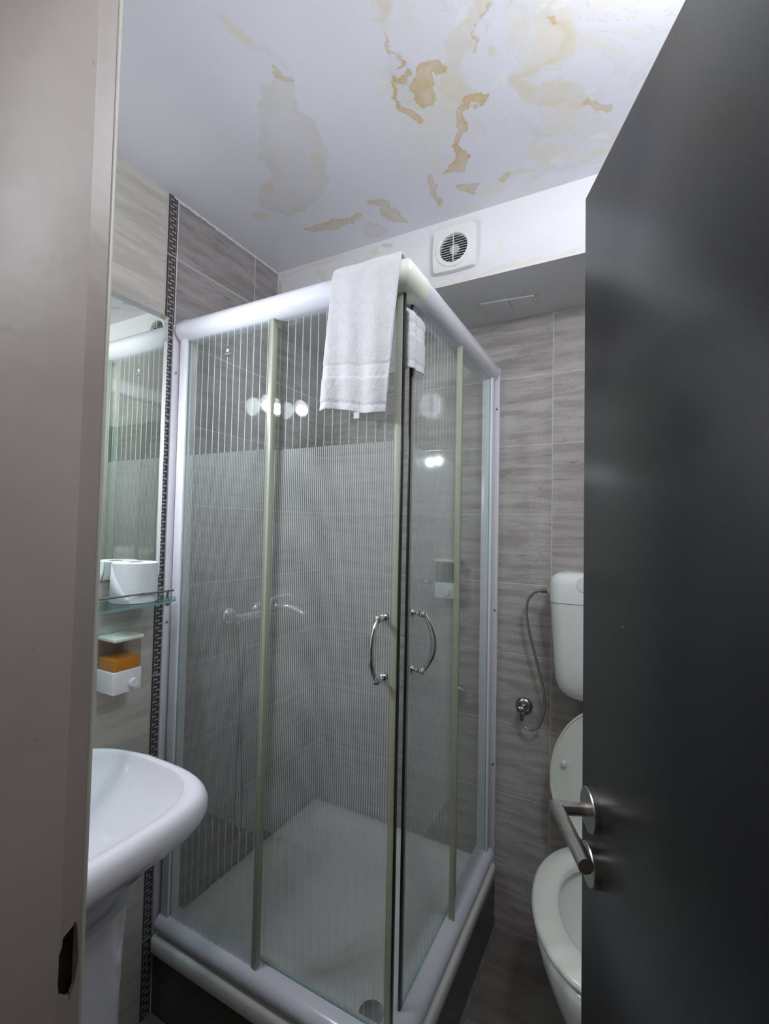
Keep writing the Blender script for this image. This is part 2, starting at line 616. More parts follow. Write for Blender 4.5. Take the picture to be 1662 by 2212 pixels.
m_plainpaint = painted('grey_white_paint', (.76, .77, .78), 'plain')
m_wallpaint = plain('cream_wall_paint', (.62, .58, .54), .6, scale=4)
m_rail = plain('white_lacquered_aluminium', (.70, .71, .78), .16, var=.01)
m_post = plain('white_lacquered_post', (.86, .865, .93), .25, var=.01)
m_chan = plain('greyed_white_channel', (.80, .80, .85), .35, var=.02)
m_cap = plain('ivory_plastic_corner', (.74, .79, .68), .25, var=.01)
m_tray = plain('white_acrylic_tray', (.84, .85, .83), .12, var=.02)
m_cer = plain('white_ceramic', (.84, .84, .89), .06, var=.01)
m_toilet = plain('ivory_ceramic', (.90, .93, .89), .08, var=.01)
m_seat = plain('ivory_plastic_seat', (.84, .88, .79), .22, var=.01)
m_chrome = plain('chrome', (.80, .80, .82), .07, 1.0, var=.02)
m_steel = plain('brushed_stainless_steel', (.62, .60, .57), .28, 1.0, var=.08, scale=60)
m_dchrome = plain('tarnished_chrome', (.42, .42, .43), .22, 1.0, var=.15, scale=40)
m_black = plain('black_magnetic_seal', (.012, .011, .012), .35)
m_blackplastic = plain('black_gloss_plastic', (.015, .015, .017), .12)
m_seal = veil('yellowed_clear_seal', (.74, .76, .64), .45)
m_seal_g = veil('grey_clear_seal', (.55, .60, .52), .45)
m_white = plain('white_plastic', (.80, .80, .80), .25, var=.01)
m_cream = plain('cream_plastic_lid', (.78, .78, .70), .25, var=.01)
m_brass = plain('aged_brass', (.36, .22, .13), .35, .9, var=.2, scale=80)
m_duct_shade = plain('duct_shade', (.02, .017, .015), .9)
m_grout_w = plain('white_caulk', (.72, .71, .70), .6, var=.06, scale=50)

m_gl_front = glass('striped_glass_front', stripes=('x', .2145 - .0125), gap=(.2145, 1.888, 1.922))
m_gl_fixed = glass('striped_glass_fixed', stripes=('x', .2145 - .0125), gap=(.2145, 1.888, 1.922), dens=.55)  # fine stripes made fainter, imitating light that hides them on this pane
m_gl_side = glass('striped_glass_side', stripes=('y', -.003))
m_gl = glass('clear_glass')
m_gl_shelf = glass('sea_green_shelf_glass', tint=(.78, .91, .90))
m_gl_edge = veil('green_glass_edge', (.35, .60, .55), .6, .1)
m_mirror = plain('mirror_silver', (.80, .84, .78), .015, 1.0, var=.0)
m_reservoir = glass('clear_plastic_reservoir', tint=(.86, .84, .80), rough=.05)
m_orange = plain('orange_liquid_soap', (.80, .33, .03), .25, var=.03)
m_green = plain('green_liquid_soap', (.05, .22, .19), .25, var=.03)

# meander border strip
def border_mat():
    m = M('meander_border')
    s = m.sep(m.pos())
    # v: 0..1 across the strip (y), w: 0..1 along one key (z)
    v = m.math('DIVIDE', m.math('ADD', s[1], .8200), .0300)
    per = .0214
    w = m.math('FRACT', m.math('DIVIDE', m.math('SUBTRACT', s[2], Z0 + .004), per))
    def band(x, a, b):
        return m.math('MULTIPLY', m.math('GREATER_THAN', x, a), m.math('LESS_THAN', x, b))
    line1 = band(v, .13, .20)
    line2 = band(v, .80, .87)
    k1 = m.math('MULTIPLY', band(v, .13, .57), band(w, .10, .30))
    k2 = m.math('MULTIPLY', band(v, .40, .87), band(w, .62, .82))
    msk = m.math('MAXIMUM', m.math('MAXIMUM', m.math('MULTIPLY', line1, .45), m.math('MULTIPLY', line2, .45)), m.math('MAXIMUM', k1, k2))
    fv = m.math('FRACT', m.math('DIVIDE', m.math('SUBTRACT', s[2], Z0), .25))
    dv = m.math('MULTIPLY', m.math('MINIMUM', fv, m.math('SUBTRACT', 1.0, fv)), .25)
    msk = m.math('MAXIMUM', msk, m.math('LESS_THAN', dv, .0022))
    c = m.mix(msk, (.060, .050, .052), (.42, .40, .39))
    return m.done(m.pbr(c, .28, 0, m.bump(msk, .3, .001)))
m_border = border_mat()


def towel_mat():
    m = M('white_terry_cotton')
    p = m.pos()
    n = m.noise(p, 420, 4, .7)
    n2 = m.noise(p, 60, 3)
    c = m.mix(m.ramp(n2, .3, .7), (.60, .60, .625), (.65, .65, .675))
    b = m.pbr(c, .95, 0, m.bump(m.math('ADD', n, m.math('MULTIPLY', n2, .6)), .55, .003), Sheen_Weight=.3)
    return m.done(b)
m_towel = towel_mat()
m_hem = plain('woven_towel_band', (.63, .63, .65), .85, var=.02, scale=200, bumps=.2)


def roll_mat():
    m = M('embossed_tissue')
    p = m.pos()
    vo = m.n('TexVoronoi', feature='DISTANCE_TO_EDGE')
    m.put(vo.inputs['Vector'], p)
    vo.inputs['Scale'].default_value = 120
    e = m.ramp(vo.outputs['Distance'], .0, .08, 1.0, 0.0)
    c = m.mix(m.math('MULTIPLY', e, m.ramp(m.noise(p, 60, 2), .5, .7)), (.78, .84, .87), (.62, .76, .80))
    return m.done(m.pbr(c, .9, 0, m.bump(e, .3, .0015)))
m_roll = roll_mat()
m_rolltop = plain('tissue_edge', (.86, .87, .88), .9, var=.03, scale=300, bumps=.3)
m_card = plain('grey_cardboard', (.38, .36, .36), .9)


def jamb_mat():
    m = M('worn_cream_gloss_paint')
    p = m.pos()
    c = m.mix(m.ramp(m.noise(p, 5, 4), .3, .7), (.42, .36, .32), (.48, .42, .375))
    chip = m.ramp(m.noise(m.vmath('MULTIPLY', p, (1, 1, .45)), 55, 3, .5), .70, .74)
    c = m.mix(m.math('MULTIPLY', chip, .5), c, (.22, .18, .15))
    return m.done(m.pbr(c, .42, 0, m.bump(m.noise(p, 22, 3), .3, .003)))
m_jamb = jamb_mat()
m_jamb_lit_edge = plain('cream_gloss_paint_lit_edge', (.62, .60, .52), .4, var=.05, scale=12, bumps=.1)  # lighter than the jamb: light catching the edge is put into the colour
m_shaded_wood = plain('shaded_splintered_wood', (.035, .028, .022), .9, var=.4, scale=60, bumps=.6)  # wood darkened, so the shade inside the hole is in the colour


def door_mat():
    m = M('anthracite_door_foil')
    p = m.pos()
    c = m.mix(m.ramp(m.noise(p, 2.5, 3), .3, .7), (.009, .0085, .009), (.012, .0115, .0125))
    sp = m.ramp(m.noise(p, 75, 1, .4), .845, .86)
    c = m.mix(sp, c, (.35, .33, .31))
    b = m.pbr(c, .27, 0, m.bump(m.noise(p, 260, 2), .08, .001))
    return m.done(b)
m_door = door_mat()

# ------------------------------------------------------------------ room shell
def struct(o, label):
    o['kind'] = 'structure'
    o['label'] = label
    return o

T = .10
struct(box('floor', -T, XR + T, YH - .9, T, -T, 0, m_floor), 'dark brown-grey tiled floor')
ceil = stain_sheet('ceiling', -.02, XR + .02, YH, .02, .005, lambda x, y: (x, y, H), STAINS, m_ceiling)
struct(ceil, 'white ceiling with yellow-brown water stains')
bm = new_bm()
add_box(bm, -T, 0, YH, -.820, 0, H)
add_box(bm, -T, 0, -.820, T, 0, H, mi=1)
struct(obj('wall_left', bm, None, mats=[m_tile_beige, m_tile_left_shade]), 'left wall, beige tiles beside the mirror and grey tiles darkened for shade in the shower')
struct(box('wall_back', 0, XR + T, 0, T, 0, H, m_tile_back), 'back wall of grey veined tiles behind shower and toilet')
struct(box('wall_right', XR, XR + T, YH, 0, 0, H, m_tile_back), 'right wall of the bathroom, hidden behind the dark door')
# front wall with the doorway (x .79 .. 1.44)
JX, DX1, DH = .796, 1.455, 1.965
bm = new_bm()
add_box(bm, 0, JX - .012, YH, YF, 0, H)
add_box(bm, DX1, XR, YH, YF, 0, H)
add_box(bm, JX - .012, DX1, YH, YF, DH, H)
struct(obj('wall_front', bm, m_wallpaint), 'painted wall around the doorway')
# bulkhead along the back wall
bf = stain_sheet('trim_1', 0, XR, HS, H, .006, lambda x, z: (x, YB, z), BULK_STAINS, m_bulk, .008, .004)
struct(bf, 'white boxed bulkhead across the top of the back wall')
sf = stain_sheet('trim_6', 0, XR, YB, 0, .010, lambda x, y: (x, y, HS), SOFFIT_STAINS, m_soffit, .006, .003)
struct(sf, 'grey-white underside of the bulkhead')
# dark border strip of small meander keys on the left wall
struct(box('trim_2', 0, .0025, -.820, -.790, .0, H, m_border), 'dark vertical border strip with a light key pattern')
# white bead of grout right of the strip, and the ragged caulk line under the ceiling
struct(box('trim_3', 0, .0022, -.790, -.786, .0, H, m_grout_w), 'pale grout line beside the key pattern strip')
bm = new_bm()
pr = [(YB - .002 - i * .012) for i in range(40)]
pts_t = []
for i, y in enumerate(pr):
    hgt = .006 + .004 * noise.noise(Vector((i * .7, 2, 0)))
    pts_t.append((y, hgt))
for (ya, ha), (yb, hb) in zip(pts_t, pts_t[1:]):
    v = [bm.verts.new(q) for q in ((.0005, ya, H - ha), (.0005, yb, H - hb), (.0005, yb, H), (.0005, ya, H),
                                   (.006, ya, H - .001), (.006, yb, H - .001))]
    bm.faces.new((v[0], v[1], v[5], v[4]))
    bm.faces.new((v[4], v[5], v[2], v[3]))
bmesh.ops.remove_doubles(bm, verts=bm.verts, dist=1e-5)
struct(obj('trim_4', bm, m_grout_w, smooth=True), 'ragged white caulk line where tiles meet the ceiling')

# ---- left door jamb with the broken striker hole
# rebate strip nearest the room, then the stop, one continuous painted profile
def poly_face_with_hole(outer, hole, fn):
    """fill outer minus hole with triangles, both lists of 2D points"""
    b = new_bm()
    vo = [b.verts.new((p[0], p[1], 0)) for p in outer]
    vh = [b.verts.new((p[0], p[1], 0)) for p in hole]
    es = [b.edges.new((vo[i], vo[(i + 1) % len(vo)])) for i in range(len(vo))]
    es += [b.edges.new((vh[i], vh[(i + 1) % len(vh)])) for i in range(len(vh))]
    bmesh.ops.triangle_fill(b, use_beauty=True, use_dissolve=False, edges=es)
    ext = bmesh.ops.extrude_face_region(b, geom=list(b.faces))
    vs = [g for g in ext['geom'] if isinstance(g, bmesh.types.BMVert)]
    for v in vs:
        v.co.z -= .004
    for v in b.verts:
        v.co = Vector(fn(v.co.x, v.co.y, v.co.z))
    return b

frame_root = thing('door_frame', 'cream painted left door jamb with a splintered latch hole', 'door frame', (JX, -1.5, 0))
hy0, hy1 = -1.4772, -1.4590
random.seed(3)
HOLE_DZ = -.012
hole = [(-1.4625, 1.074), (-1.4650, 1.071), (-1.4690, 1.066), (-1.4700, 1.058), (-1.4722, 1.052), (-1.4728, 1.040),
        (-1.4730, 1.028), (-1.4722, 1.021), (-1.4705, 1.0165), (-1.4695, 1.012), (-1.4685, 1.014), (-1.4670, 1.0085),
        (-1.4655, 1.010), (-1.4650, 1.003), (-1.4640, 1.010), (-1.4612, 1.017), (-1.4600, 1.024), (-1.4596, 1.036),
        (-1.4596, 1.047), (-1.4603, 1.058), (-1.4612, 1.068)]
hole = [(hy - (.0034 if hy < -1.468 else 0) + .0006 * math.sin(hz_ * 900), hz_ * .95 + 1.04 * .05 + HOLE_DZ) for hy, hz_ in hole]
outer = [(-1.4770, 0.0), (-1.4585, 0.0), (-1.4585, DH), (-1.4770, DH)]
b = poly_face_with_hole(outer, hole, lambda y, z, t: (JX + t, y, z))
obj('rebate_face', b, m_jamb, frame_root)
bm = new_bm()
add_box(bm, JX - .012, JX - .010, -1.477, -1.456, .9, 1.15)
obj('latch_hole_cavity', bm, m_shaded_wood, frame_root)
bm = new_bm()   # stop: the wide reveal towards the hall, standing a little proud
add_box(bm, JX - .012, JX + .0030, YH - .012, -1.4768, 0, DH, .0012)
obj('stop', bm, m_jamb, frame_root, smooth=True, angle=40)
bm = new_bm()   # rounded arris and the face towards the room
add_box(bm, JX - .0118, JX + .0004, -1.4587, -1.4535, 0, DH, .0018, 3)
obj('edge_bead', bm, m_jamb_lit_edge, frame_root, smooth=True, angle=40)
frame2 = thing('door_frame', 'cream painted door jamb carrying the hinges, behind the dark door', 'door frame', (DX1, -1.55, 0))
bm = new_bm()
add_box(bm, DX1 - .012, DX1 - .0005, YH - .012, -1.4535, 0, DH, .001)
obj('jamb_board', bm, m_jamb, frame2)

# ------------------------------------------------------------------ dark door, ajar into the room
DP = Vector((1.16228, -.91804, 0))          # free edge, hall-side face
DE = Vector((.40077, -.91618, 0)).normalized()
DN = Vector((-.91618, -.40077, 0)).normalized()   # hall-side normal
DTOP, DW, DT = 1.949, .62, .040
def dpt(a, n, z):
    return DP + DE * a + DN * n + Vector((0, 0, z))
bm = new_bm()
fs = add_box(bm, 0, DW, -DT, 0, .008, DTOP, .0015, 2)
for v in bm.verts:
    v.co = dpt(v.co.x, v.co.y, v.co.z)
door = obj('door_1', bm, m_door, smooth=True, angle=40)
struct(door, 'anthracite door leaf standing half open on the right')
hz = 1.0125
def rosette(name, z, r):
    bm = new_bm()
    add_lathe(bm, [(r, 0), (r, .0075), (r - .0012, .009), (r - .010, .0092)], dpt(.0475, 0, z), DN, 40)
    return bm
h = obj('door_handle', new_bm(), m_steel, door)
bpy.data.objects.remove(h)
bm = rosette('r', hz, .0300)
handle = obj('door_handle', bm, m_steel, door, smooth=True, angle=30)
bm = new_bm()
# neck then mitred lever
add_tube(bm, [dpt(.0475, .006, hz), dpt(.0475, .0500, hz)], .0092, 24)
obj('neck', bm, m_steel, handle, smooth=True, angle=30)
bm = new_bm()
n0 = dpt(.0400, .0510, hz)
add_tube(bm, [n0, dpt(.166, .0510, hz)], .0094, 24)
obj('lever', bm, m_steel, handle, smooth=True, angle=30)
bm = rosette('r', .936, .0285)
esc = obj('keyhole_rosette', bm, m_steel, door, smooth=True, angle=30)
bm = new_bm()
add_lathe(bm, [(.0085, .008), (.0085, .013), (.006, .0145)], dpt(.0475, 0, .936), DN, 24)
obj('lock_cylinder', bm, m_chrome, esc, smooth=True, angle=30)
# latch face plate on the door edge
bm = new_bm()
add_box(bm, -.001, .0008, -.030, -.008, .90, 1.09)
for v in bm.verts:
    v.co = dpt(v.co.x, v.co.y, v.co.z)
obj('latch_plate', bm, m_steel, door)

# ------------------------------------------------------------------ shower plinth and tray
PX = .795
struct(box('trim_5', 0, PX, -.786, 0, 0, .178, m_plinth), 'dark tiled plinth under the shower tray')
tray = thing('shower_tray', 'shallow white square shower tray on a dark tiled plinth', 'shower tray', (.4, -.4, .178))
def sq(c, hw, r, z, n=6):
    return [(x, y, z) for x, y in rrect(c[0], c[1], hw, hw, r, n)]
c = (.4015, -.4015)
bm = new_bm()
rings = [sq(c, .396, .012, .1782), sq(c, .400, .014, .184), sq(c, .400, .016, .216), sq(c, .396, .014, .2240), sq(c, .388, .012, .2262),
         sq(c, .350, .030, .2262), sq(c, .340, .040, .2225), sq(c, .322, .060, .196), sq(c, .300, .080, .1865), sq(c, .20, .08, .1850)]
rr = add_loft(bm, rings, True, True)
for v in bm.verts:
    v.co.y = min(v.co.y, -.0015)
    v.co.x = max(v.co.x, .0015)
obj('tray_body', bm, m_tray, tray, smooth=True, angle=60)
bm = new_bm()
DR = (.650, -.640)
add_lathe(bm, [(.030, .1862), (.032, .1885), (.020, .1895), (.0005, .1900)], (DR[0], DR[1], 0), (0, 0, 1), 32)
obj('drain_cover', bm, m_dchrome, tray, smooth=True, angle=50)

# ------------------------------------------------------------------ shower enclosure
enc = thing('shower_enclosure', 'square corner shower enclosure with white rails and striped sliding glass doors', 'shower enclosure', (.4, -.4, .226))
RZ0, RZ1 = 1.963, 2.030     # top rail
BZ0, BZ1 = .2276, .283      # bottom rail
G = .772                    # fixed glass plane

def rail_profile(z0, z1, out, inn):
    """outline (offset outward, z); flat inside, round outside"""
    zc, hz_ = (z0 + z1) / 2, (z1 - z0) / 2
    pts = [(inn, z0 + .002), (inn, z1 - .002)]
    for i in range(15):
        a = math.radians(90 - 180 * i / 14)
        pts.append((G - .010 + (out - G + .010) * math.cos(a), zc + hz_ * math.sin(a)))
    return pts

def rails(z0, z1, nm, out):
    pf = rail_profile(z0, z1, out, G - .036)
    cc = .035
    CS = G - .082
    bm = new_bm()     # front rail runs along x up to the ivory elbow
    add_prism(bm, pf, lambda p, t: (t, -p[0], p[1]), .0180, CS)
    a = obj(nm, bm, m_rail, enc, smooth=True, angle=50)
    bm = new_bm()
    add_prism(bm, pf, lambda p, t: (p[0], t, p[1]), -CS, -.0180)
    b_ = obj(nm, bm, m_rail, enc, smooth=True, angle=50)
    # mitred elbow, a hair fatter than the rails
    zc_ = (z0 + z1) / 2
    pe = [(o + (.0012 if o > G - .02 else 0), zc_ + (z - zc_) * 1.03) for o, z in pf]
    bm = new_bm()
    n_ = len(pe)
    E1 = [bm.verts.new((CS + .0002, -o, z)) for o, z in pe]
    ES = []
    for q_ in range(1, 6):      # slightly softened mitre
        w_ = q_ / 6
        ES.append([bm.verts.new((o - (1 - w_) * .010 * (o - G + .036) / .07 - .0006 * abs(w_ - .5), -(o - w_ * .010 * (o - G + .036) / .07), z)) for o, z in pe])
    E2 = [bm.verts.new((o, -CS - .0002, z)) for o, z in pe]
    LS = [E1] + ES + [E2]
    for p_, r_ in zip(LS, LS[1:]):
        for k in range(n_):
            bm.faces.new((p_[k], p_[(k + 1) % n_], r_[(k + 1) % n_], r_[k]))
    bm.faces.new(E1[::-1])
    bm.faces.new(E2)
    cap = obj('corner_cap', bm, m_cap if z0 > 1 else m_rail, enc, smooth=True, angle=50)
    if z0 > 1:
        cap['label'] = 'ivory plastic elbow joining two white rails'
rails(RZ0, RZ1, 'top_rail', .797)
rails(BZ0, BZ1, 'bottom_rail', .797)

# wall channels, posts
def ch(side, a0, a1, b0, b1, z0, z1, mat, nm, bev=.0012, par=enc):
    """side L: a = x from wall, b = y;  side R mirrored (x<->-y)"""
    bm = new_bm()
    if side == 'L':
        add_box(bm, a0, a1, -b1, -b0, z0, z1, bev, 2)
    else:
        add_box(bm, b0, b1, -a1, -a0, z0, z1, bev, 2)
    return obj(nm, bm, mat, par, smooth=True, angle=40)
for side in 'LR':
    c1 = ch(side, .0006 if side == 'R' else .0028, .0095, .772, .7955, .2265, 2.013, m_chan, 'wall_channel', .0006)
    for z in ([1.868, 1.121, .45] if side == 'L' else [1.861, 1.121, .568]):
        bm = new_bm()
        if side == 'L':
            add_lathe(bm, [(.0045, 0), (.0045, .001), (.003, .0022), (.001, .0024)], (.0095, -.7845, z), (1, 0, 0), 16)
        else:
            add_lathe(bm, [(.0045, 0), (.0045, .001), (.003, .0022), (.001, .0024)], (.7870, -.0095, z), (0, -1, 0), 16)
        obj('screw', bm, m_dchrome, c1, smooth=True, angle=40)
    ch(side, .0030, .0200, .752, .7705, .2268, 2.010, m_chan, 'wall_channel', .0006)
    ch(side, .0202, .0520, .7425, .7800, .2268, 2.028, m_post, 'post', .0030)

def pane(nm, x0, x1, y0, y1, z0, z1, mats, par, outer):
    """glass sheet: outer printed face uses mats[1], thin edges mats[2]"""
    bm = new_bm()
    add_box(bm, x0, x1, y0, y1, z0, z1)
    bm.normal_update()
    for f in bm.faces:
        nrm = f.normal
        if outer == 'y':
            f.material_index = 1 if nrm.y < -.5 else (0 if nrm.y > .5 else 2)
        else:
            f.material_index = 1 if nrm.x > .5 else (0 if nrm.x < -.5 else 2)
    return obj(nm, bm, None, par, mats=mats)

gm_f = [m_gl, m_gl_front, m_gl_edge]
gm_ff = [m_gl, m_gl_fixed, m_gl_edge]
gm_s = [m_gl, m_gl_side, m_gl_edge]
gm_c = [m_gl, m_gl, m_gl_edge]
Z1, Z2 = .281, 1.966
fp = pane('fixed_panel', .0522, .378, -(G + .002), -(G - .003), Z1, Z2, gm_ff, enc, 'y')
bm = new_bm()
add_box(bm, .3782, .386, -(G + .006), -(G - .011), Z1, Z2, .001)
obj('edge_seal', bm, m_seal, fp, smooth=True, angle=40)
bm = new_bm()
add_box(bm, .3705, .3781, -(G + .0045), -(G - .0005) + .0032, Z1, Z2)
obj('edge_seal', bm, m_seal_g, fp)
fp2 = pane('fixed_panel', G - .003, G + .002, -.380, -.0522, Z1, Z2, gm_c, enc, 'x')
bm = new_bm()
add_box(bm, G - .011, G + .006, -.3870, -.3802, Z1, Z2, .001)
obj('edge_seal', bm, m_seal, fp2, smooth=True, angle=40)

def pull(par, side):
    """bow handle through the glass, knobs on both faces"""
    def P(a, o, z):      # a along the door, o outward from the glass plane
        return Vector((a, -(.7515 + o), z)) if side == 'F' else Vector((.7515 + o, a, z))
    a0 = .7235 if side == 'F' else -.6600
    out = Vector((0, -1, 0)) if side == 'F' else Vector((1, 0, 0))
    bm = new_bm()
    zc, hl = 1.137, .0685
    pts = []
    for i in range(25):
        t = -1 + 2 * i / 24
        pts.append(P(a0, .033 + .026 * (1 - t * t), zc + t * hl))
    add_tube(bm, pts, [.0038 + .0022 * (1 - abs(-1 + 2 * i / 24) ** 2) for i in range(25)], 16, flat=1.35)
    hnd = obj('pull_handle', bm, m_chrome, par, smooth=True, angle=50)
    for s in (-1, 1):
        z = zc + s * hl
        bm = new_bm()
        add_lathe(bm, [(.0095, .0012), (.0100, .003), (.0085, .006), (.0055, .008), (.0055, .018), (.0090, .022), (.0100, .030), (.0085, .036), (.0030, .039)],
                  P(a0, 0, z), out, 28)
        obj('knob', bm, m_chrome, hnd, smooth=True, angle=35)
        bm = new_bm()
        add_lathe(bm, [(.0095, .0062), (.0100, .008), (.0085, .012), (.0040, .014)], P(a0, 0, z), -out, 28)
        obj('knob', bm, m_chrome, hnd, smooth=True, angle=35)

# front sliding door
sd = pane('sliding_door', .3700, .7420, -.7515, -.7465, Z1 + .003, Z2 + .004, gm_f, enc, 'y')
bm = new_bm()
add_box(bm, .7421, .7570, -.7535, -.7445, Z1 + .003, Z2, .001)
obj('edge_seal', bm, m_seal, sd, smooth=True, angle=40)
bm = new_bm()
add_box(bm, .7571, .7612, -.7525, -.7430, Z1 + .003, Z2, .001)
obj('magnetic_strip', bm, m_black, sd, smooth=True, angle=40)
bm = new_bm()
add_box(bm, .3540, .3698, -.7530, -.7450, Z1 + .003, Z2, .001)
obj('edge_seal', bm, m_seal_g, sd, smooth=True, angle=40)
pull(sd, 'F')
# side sliding door, pushed slightly back
sd2 = pane('sliding_door', .7465, .7515, -.6760, -.3120, Z1 + .003, Z2 + .004, gm_s, enc, 'x')
bm = new_bm()
add_box(bm, .7465, .7530, -.6905, -.6860, Z1 + .003, Z2, .001)
obj('magnetic_strip', bm, m_black, sd2, smooth=True, angle=40)
bm = new_bm()
add_box(bm, .7450, .7530, -.6859, -.6761, Z1 + .003, Z2, .001)
obj('edge_seal', bm, m_seal_g, sd2, smooth=True, angle=40)
bm = new_bm()
add_box(bm, .7450, .7530, -.3119, -.3000, Z1 + .003, Z2, .001)
obj('edge_seal', bm, m_seal_g, sd2, smooth=True, angle=40)
pull(sd2, 'R')
# inner runner of the top rail
box('runner', .0525, .5900, -.7350, -.7250, 1.968, 2.012, m_post, enc, .001)
box('runner', .7250, .7350, -.7000, -.0525, 1.968, 2.012, m_post, enc, .001)
# small printed mark on the left pane: a six-petalled rosette over a short rule
bm = new_bm()
for k in range(6):
    a = k * PI / 3
    cxk, czk = .2145 + .0034 * math.cos(a), 1.9075 + .0034 * math.sin(a)
    pts = [(cxk + .0021 * math.cos(t * PI / 5), czk + .0021 * math.sin(t * PI / 5)) for t in range(10)]
    vs = [bm.verts.new((p[0], -.77425 - k * 2e-6, p[1])) for p in pts]
    bm.faces.new(vs)
vs = [bm.verts.new((.2145 + .0026 * math.cos(t * PI / 6), -.7743, 1.9075 + .0026 * math.sin(t * PI / 6))) for t in range(12)]
bm.faces.new(vs)
vs = [bm.verts.new(q) for q in ((.2035, -.7743, 1.8975), (.2265, -.7743, 1.8975), (.2265, -.7743, 1.8985), (.2035, -.7743, 1.8985))]
bm.faces.new(vs)
lg = obj('printed_mark', bm, plain('white_print', (.48, .50, .50), .8), fp)

# ------------------------------------------------------------------ towel over the corner of the top rail
def lerp(a, b, t):
    return a + (b - a) * t
def interp(tab, t):
    for (t0, v0), (t1, v1) in zip(tab, tab[1:]):
        if t <= t1:
            k = (t - t0) / (t1 - t0)
            k = max(0, min(1, k))
            return tuple(lerp(x, y, k) for x, y in zip(v0, v1)) if isinstance(v0, tuple) else lerp(v0, v1, k)
    return tab[-1][1]
NU, NV = 60, 150
Lf, Lo, Lb = .322, .125, .212        # front drop, over the rail, back drop
def towel_pt(u, v):
    s = v * (Lf + Lo + Lb)
    wob = .0022 * math.sin(u * 9 + 1.0) + .0016 * math.sin(u * 17 + v * 6)
    if s <= Lf:
        k = 1 - s / Lf                 # 1 at hem, 0 at rail
        xl, xr = lerp(.592, .570, k), lerp(.776, .742, k ** .8)
        x = lerp(xl, xr, u)
        z = 2.012 - (Lf - s) + .006 * math.sin(u * 5.2 + .4) * k + .010 * (u - .5) * k - .020 * u * k
        y = -.8035 - .004 * k - wob * (1.0 + 1.5 * k) - .006 * k * math.sin(u * 6.5)
        return Vector((x, y, z))
    if s <= Lf + Lo:
        k = (s - Lf) / Lo
        a = PI * k
        x = lerp(lerp(.592, .600, k), lerp(.776, .758, k), u)
        cy, cz, ry, rz = -.7670, 2.012, .0365, .0290
        y = cy - ry * math.cos(a) + .0
        z = cz + rz * math.sin(a) ** .8 + .001 * math.sin(u * 12)
        return Vector((x, y, z))
    k = (s - Lf - Lo) / Lb
    # the back half drops inside the rail, then slips out through the gap between the doors
    top = Vector((lerp(.600, .733, u), -.7290 + .004 * u, 0))
    plan = [(0, (.622, -.716)), (.30, (.680, -.706)), (.48, (.722, -.712)), (.60, (.748, -.724)), (.70, (.766, -.7370)), (.76, (.7745, -.722)), (.83, (.7665, -.703)), (.90, (.7700, -.672)), (1, (.7640, -.642))]
    px, py = interp(plan, u)
    m = max(0.0, min(1.0, (k - .20) / .22))
    m = m * m * (3 - 2 * m)
    drop = 2.012 - k * Lb
    x, y = lerp(top.x, px, m), lerp(top.y, py, m)
    if k < .20:
        e_ = k / .20
        x = lerp(lerp(.600, .758, u), top.x, min(1, e_ * 2.2)) if u > .5 else lerp(lerp(.600, .758, u), top.x, e_)
        y = lerp(-.7305, top.y, e_)
    y += .0025 * math.sin(u * 14) * k * (1 if u < .45 else 0)
    return Vector((x, y, drop + .004 * math.sin(u * 6) * k - .022 * k * (1 - u)))
towel = thing('towel', 'white terry hand towel draped over the corner of the shower rail', 'towel', (.68, -.80, 1.70))
bm = new_bm()
g = [[bm.verts.new(towel_pt(i / NU, j / NV)) for i in range(NU + 1)] for j in range(NV + 1)]
tot = Lf + Lo + Lb
def zone(v):
    s = v * tot
    e = min(s, tot - s)
    if e < .017:
        return 1       # end hem
    if .075 < e < .105:
        return 1       # woven band
    return 0
for j in range(NV):
    for i in range(NU):
        f = bm.faces.new((g[j][i], g[j][i + 1], g[j + 1][i + 1], g[j + 1][i]))
        f.material_index = zone((j + .5) / NV)
tw = obj('terry_cloth', bm, None, towel, smooth=True, mats=[m_towel, m_hem])
# thinner at the woven bands, ribbed hem
me = tw.data
vg = tw.vertex_groups.new(name='pile')
for j in range(NV + 1):
    z_ = zone(j / NV)
    for i in range(NU + 1):
        e_ = min(j / NV * tot, tot - j / NV * tot)
        w = .08 if (abs(e_ - .077) < .0023 or abs(e_ - .104) < .0023 or abs(e_ - .018) < .0022) else 1.0 if z_ == 0 else (.42 if min(j / NV * tot, tot - j / NV * tot) > .03 else (.75 if i % 2 else .50))
        vg.add([j * (NU + 1) + i], w, 'REPLACE')
md = tw.modifiers.new('thick', 'SOLIDIFY')
md.thickness = .0062
md.offset = 0.0
md.vertex_group = 'pile'
md.thickness_vertex_group = .2
md2 = tw.modifiers.new('sub', 'SUBSURF')
md2.levels = md2.render_levels = 1
tx = bpy.data.textures.new('terry', 'CLOUDS')
tx.noise_scale = .006
md3 = tw.modifiers.new('pile_noise', 'DISPLACE')
md3.texture = tx
md3.strength = .0016
md3.texture_coords = 'GLOBAL'
bm = new_bm()
add_box(bm, .6595, .6745, -.8035, -.8023, 1.664, 1.694, .0003, 1)
lb = obj('care_label', bm, m_hem, towel, smooth=True, angle=30)

# ------------------------------------------------------------------ mirror, shelf, lamp
mir = thing('wall_mirror', 'tall frameless wall mirror above the glass shelf, reflecting the shower', 'mirror', (.012, -1.06, 1.262))
MY0, MY1, MZ0, MZ1 = -1.310, -.8170, 1.262, 2.026
bm = new_bm()
bv = .016
rings = [[(x, y, z) for (x, y, z) in ((xx, MY0 + o, MZ0 + o), (xx, MY1 - o, MZ0 + o), (xx, MY1 - o, MZ1 - o), (xx, MY0 + o, MZ1 - o))] for xx, o in
         ((.006, 0), (.0125, 0), (.0152, bv))]
add_loft(bm, rings)
obj('silvered_glass', bm, m_mirror, mir)

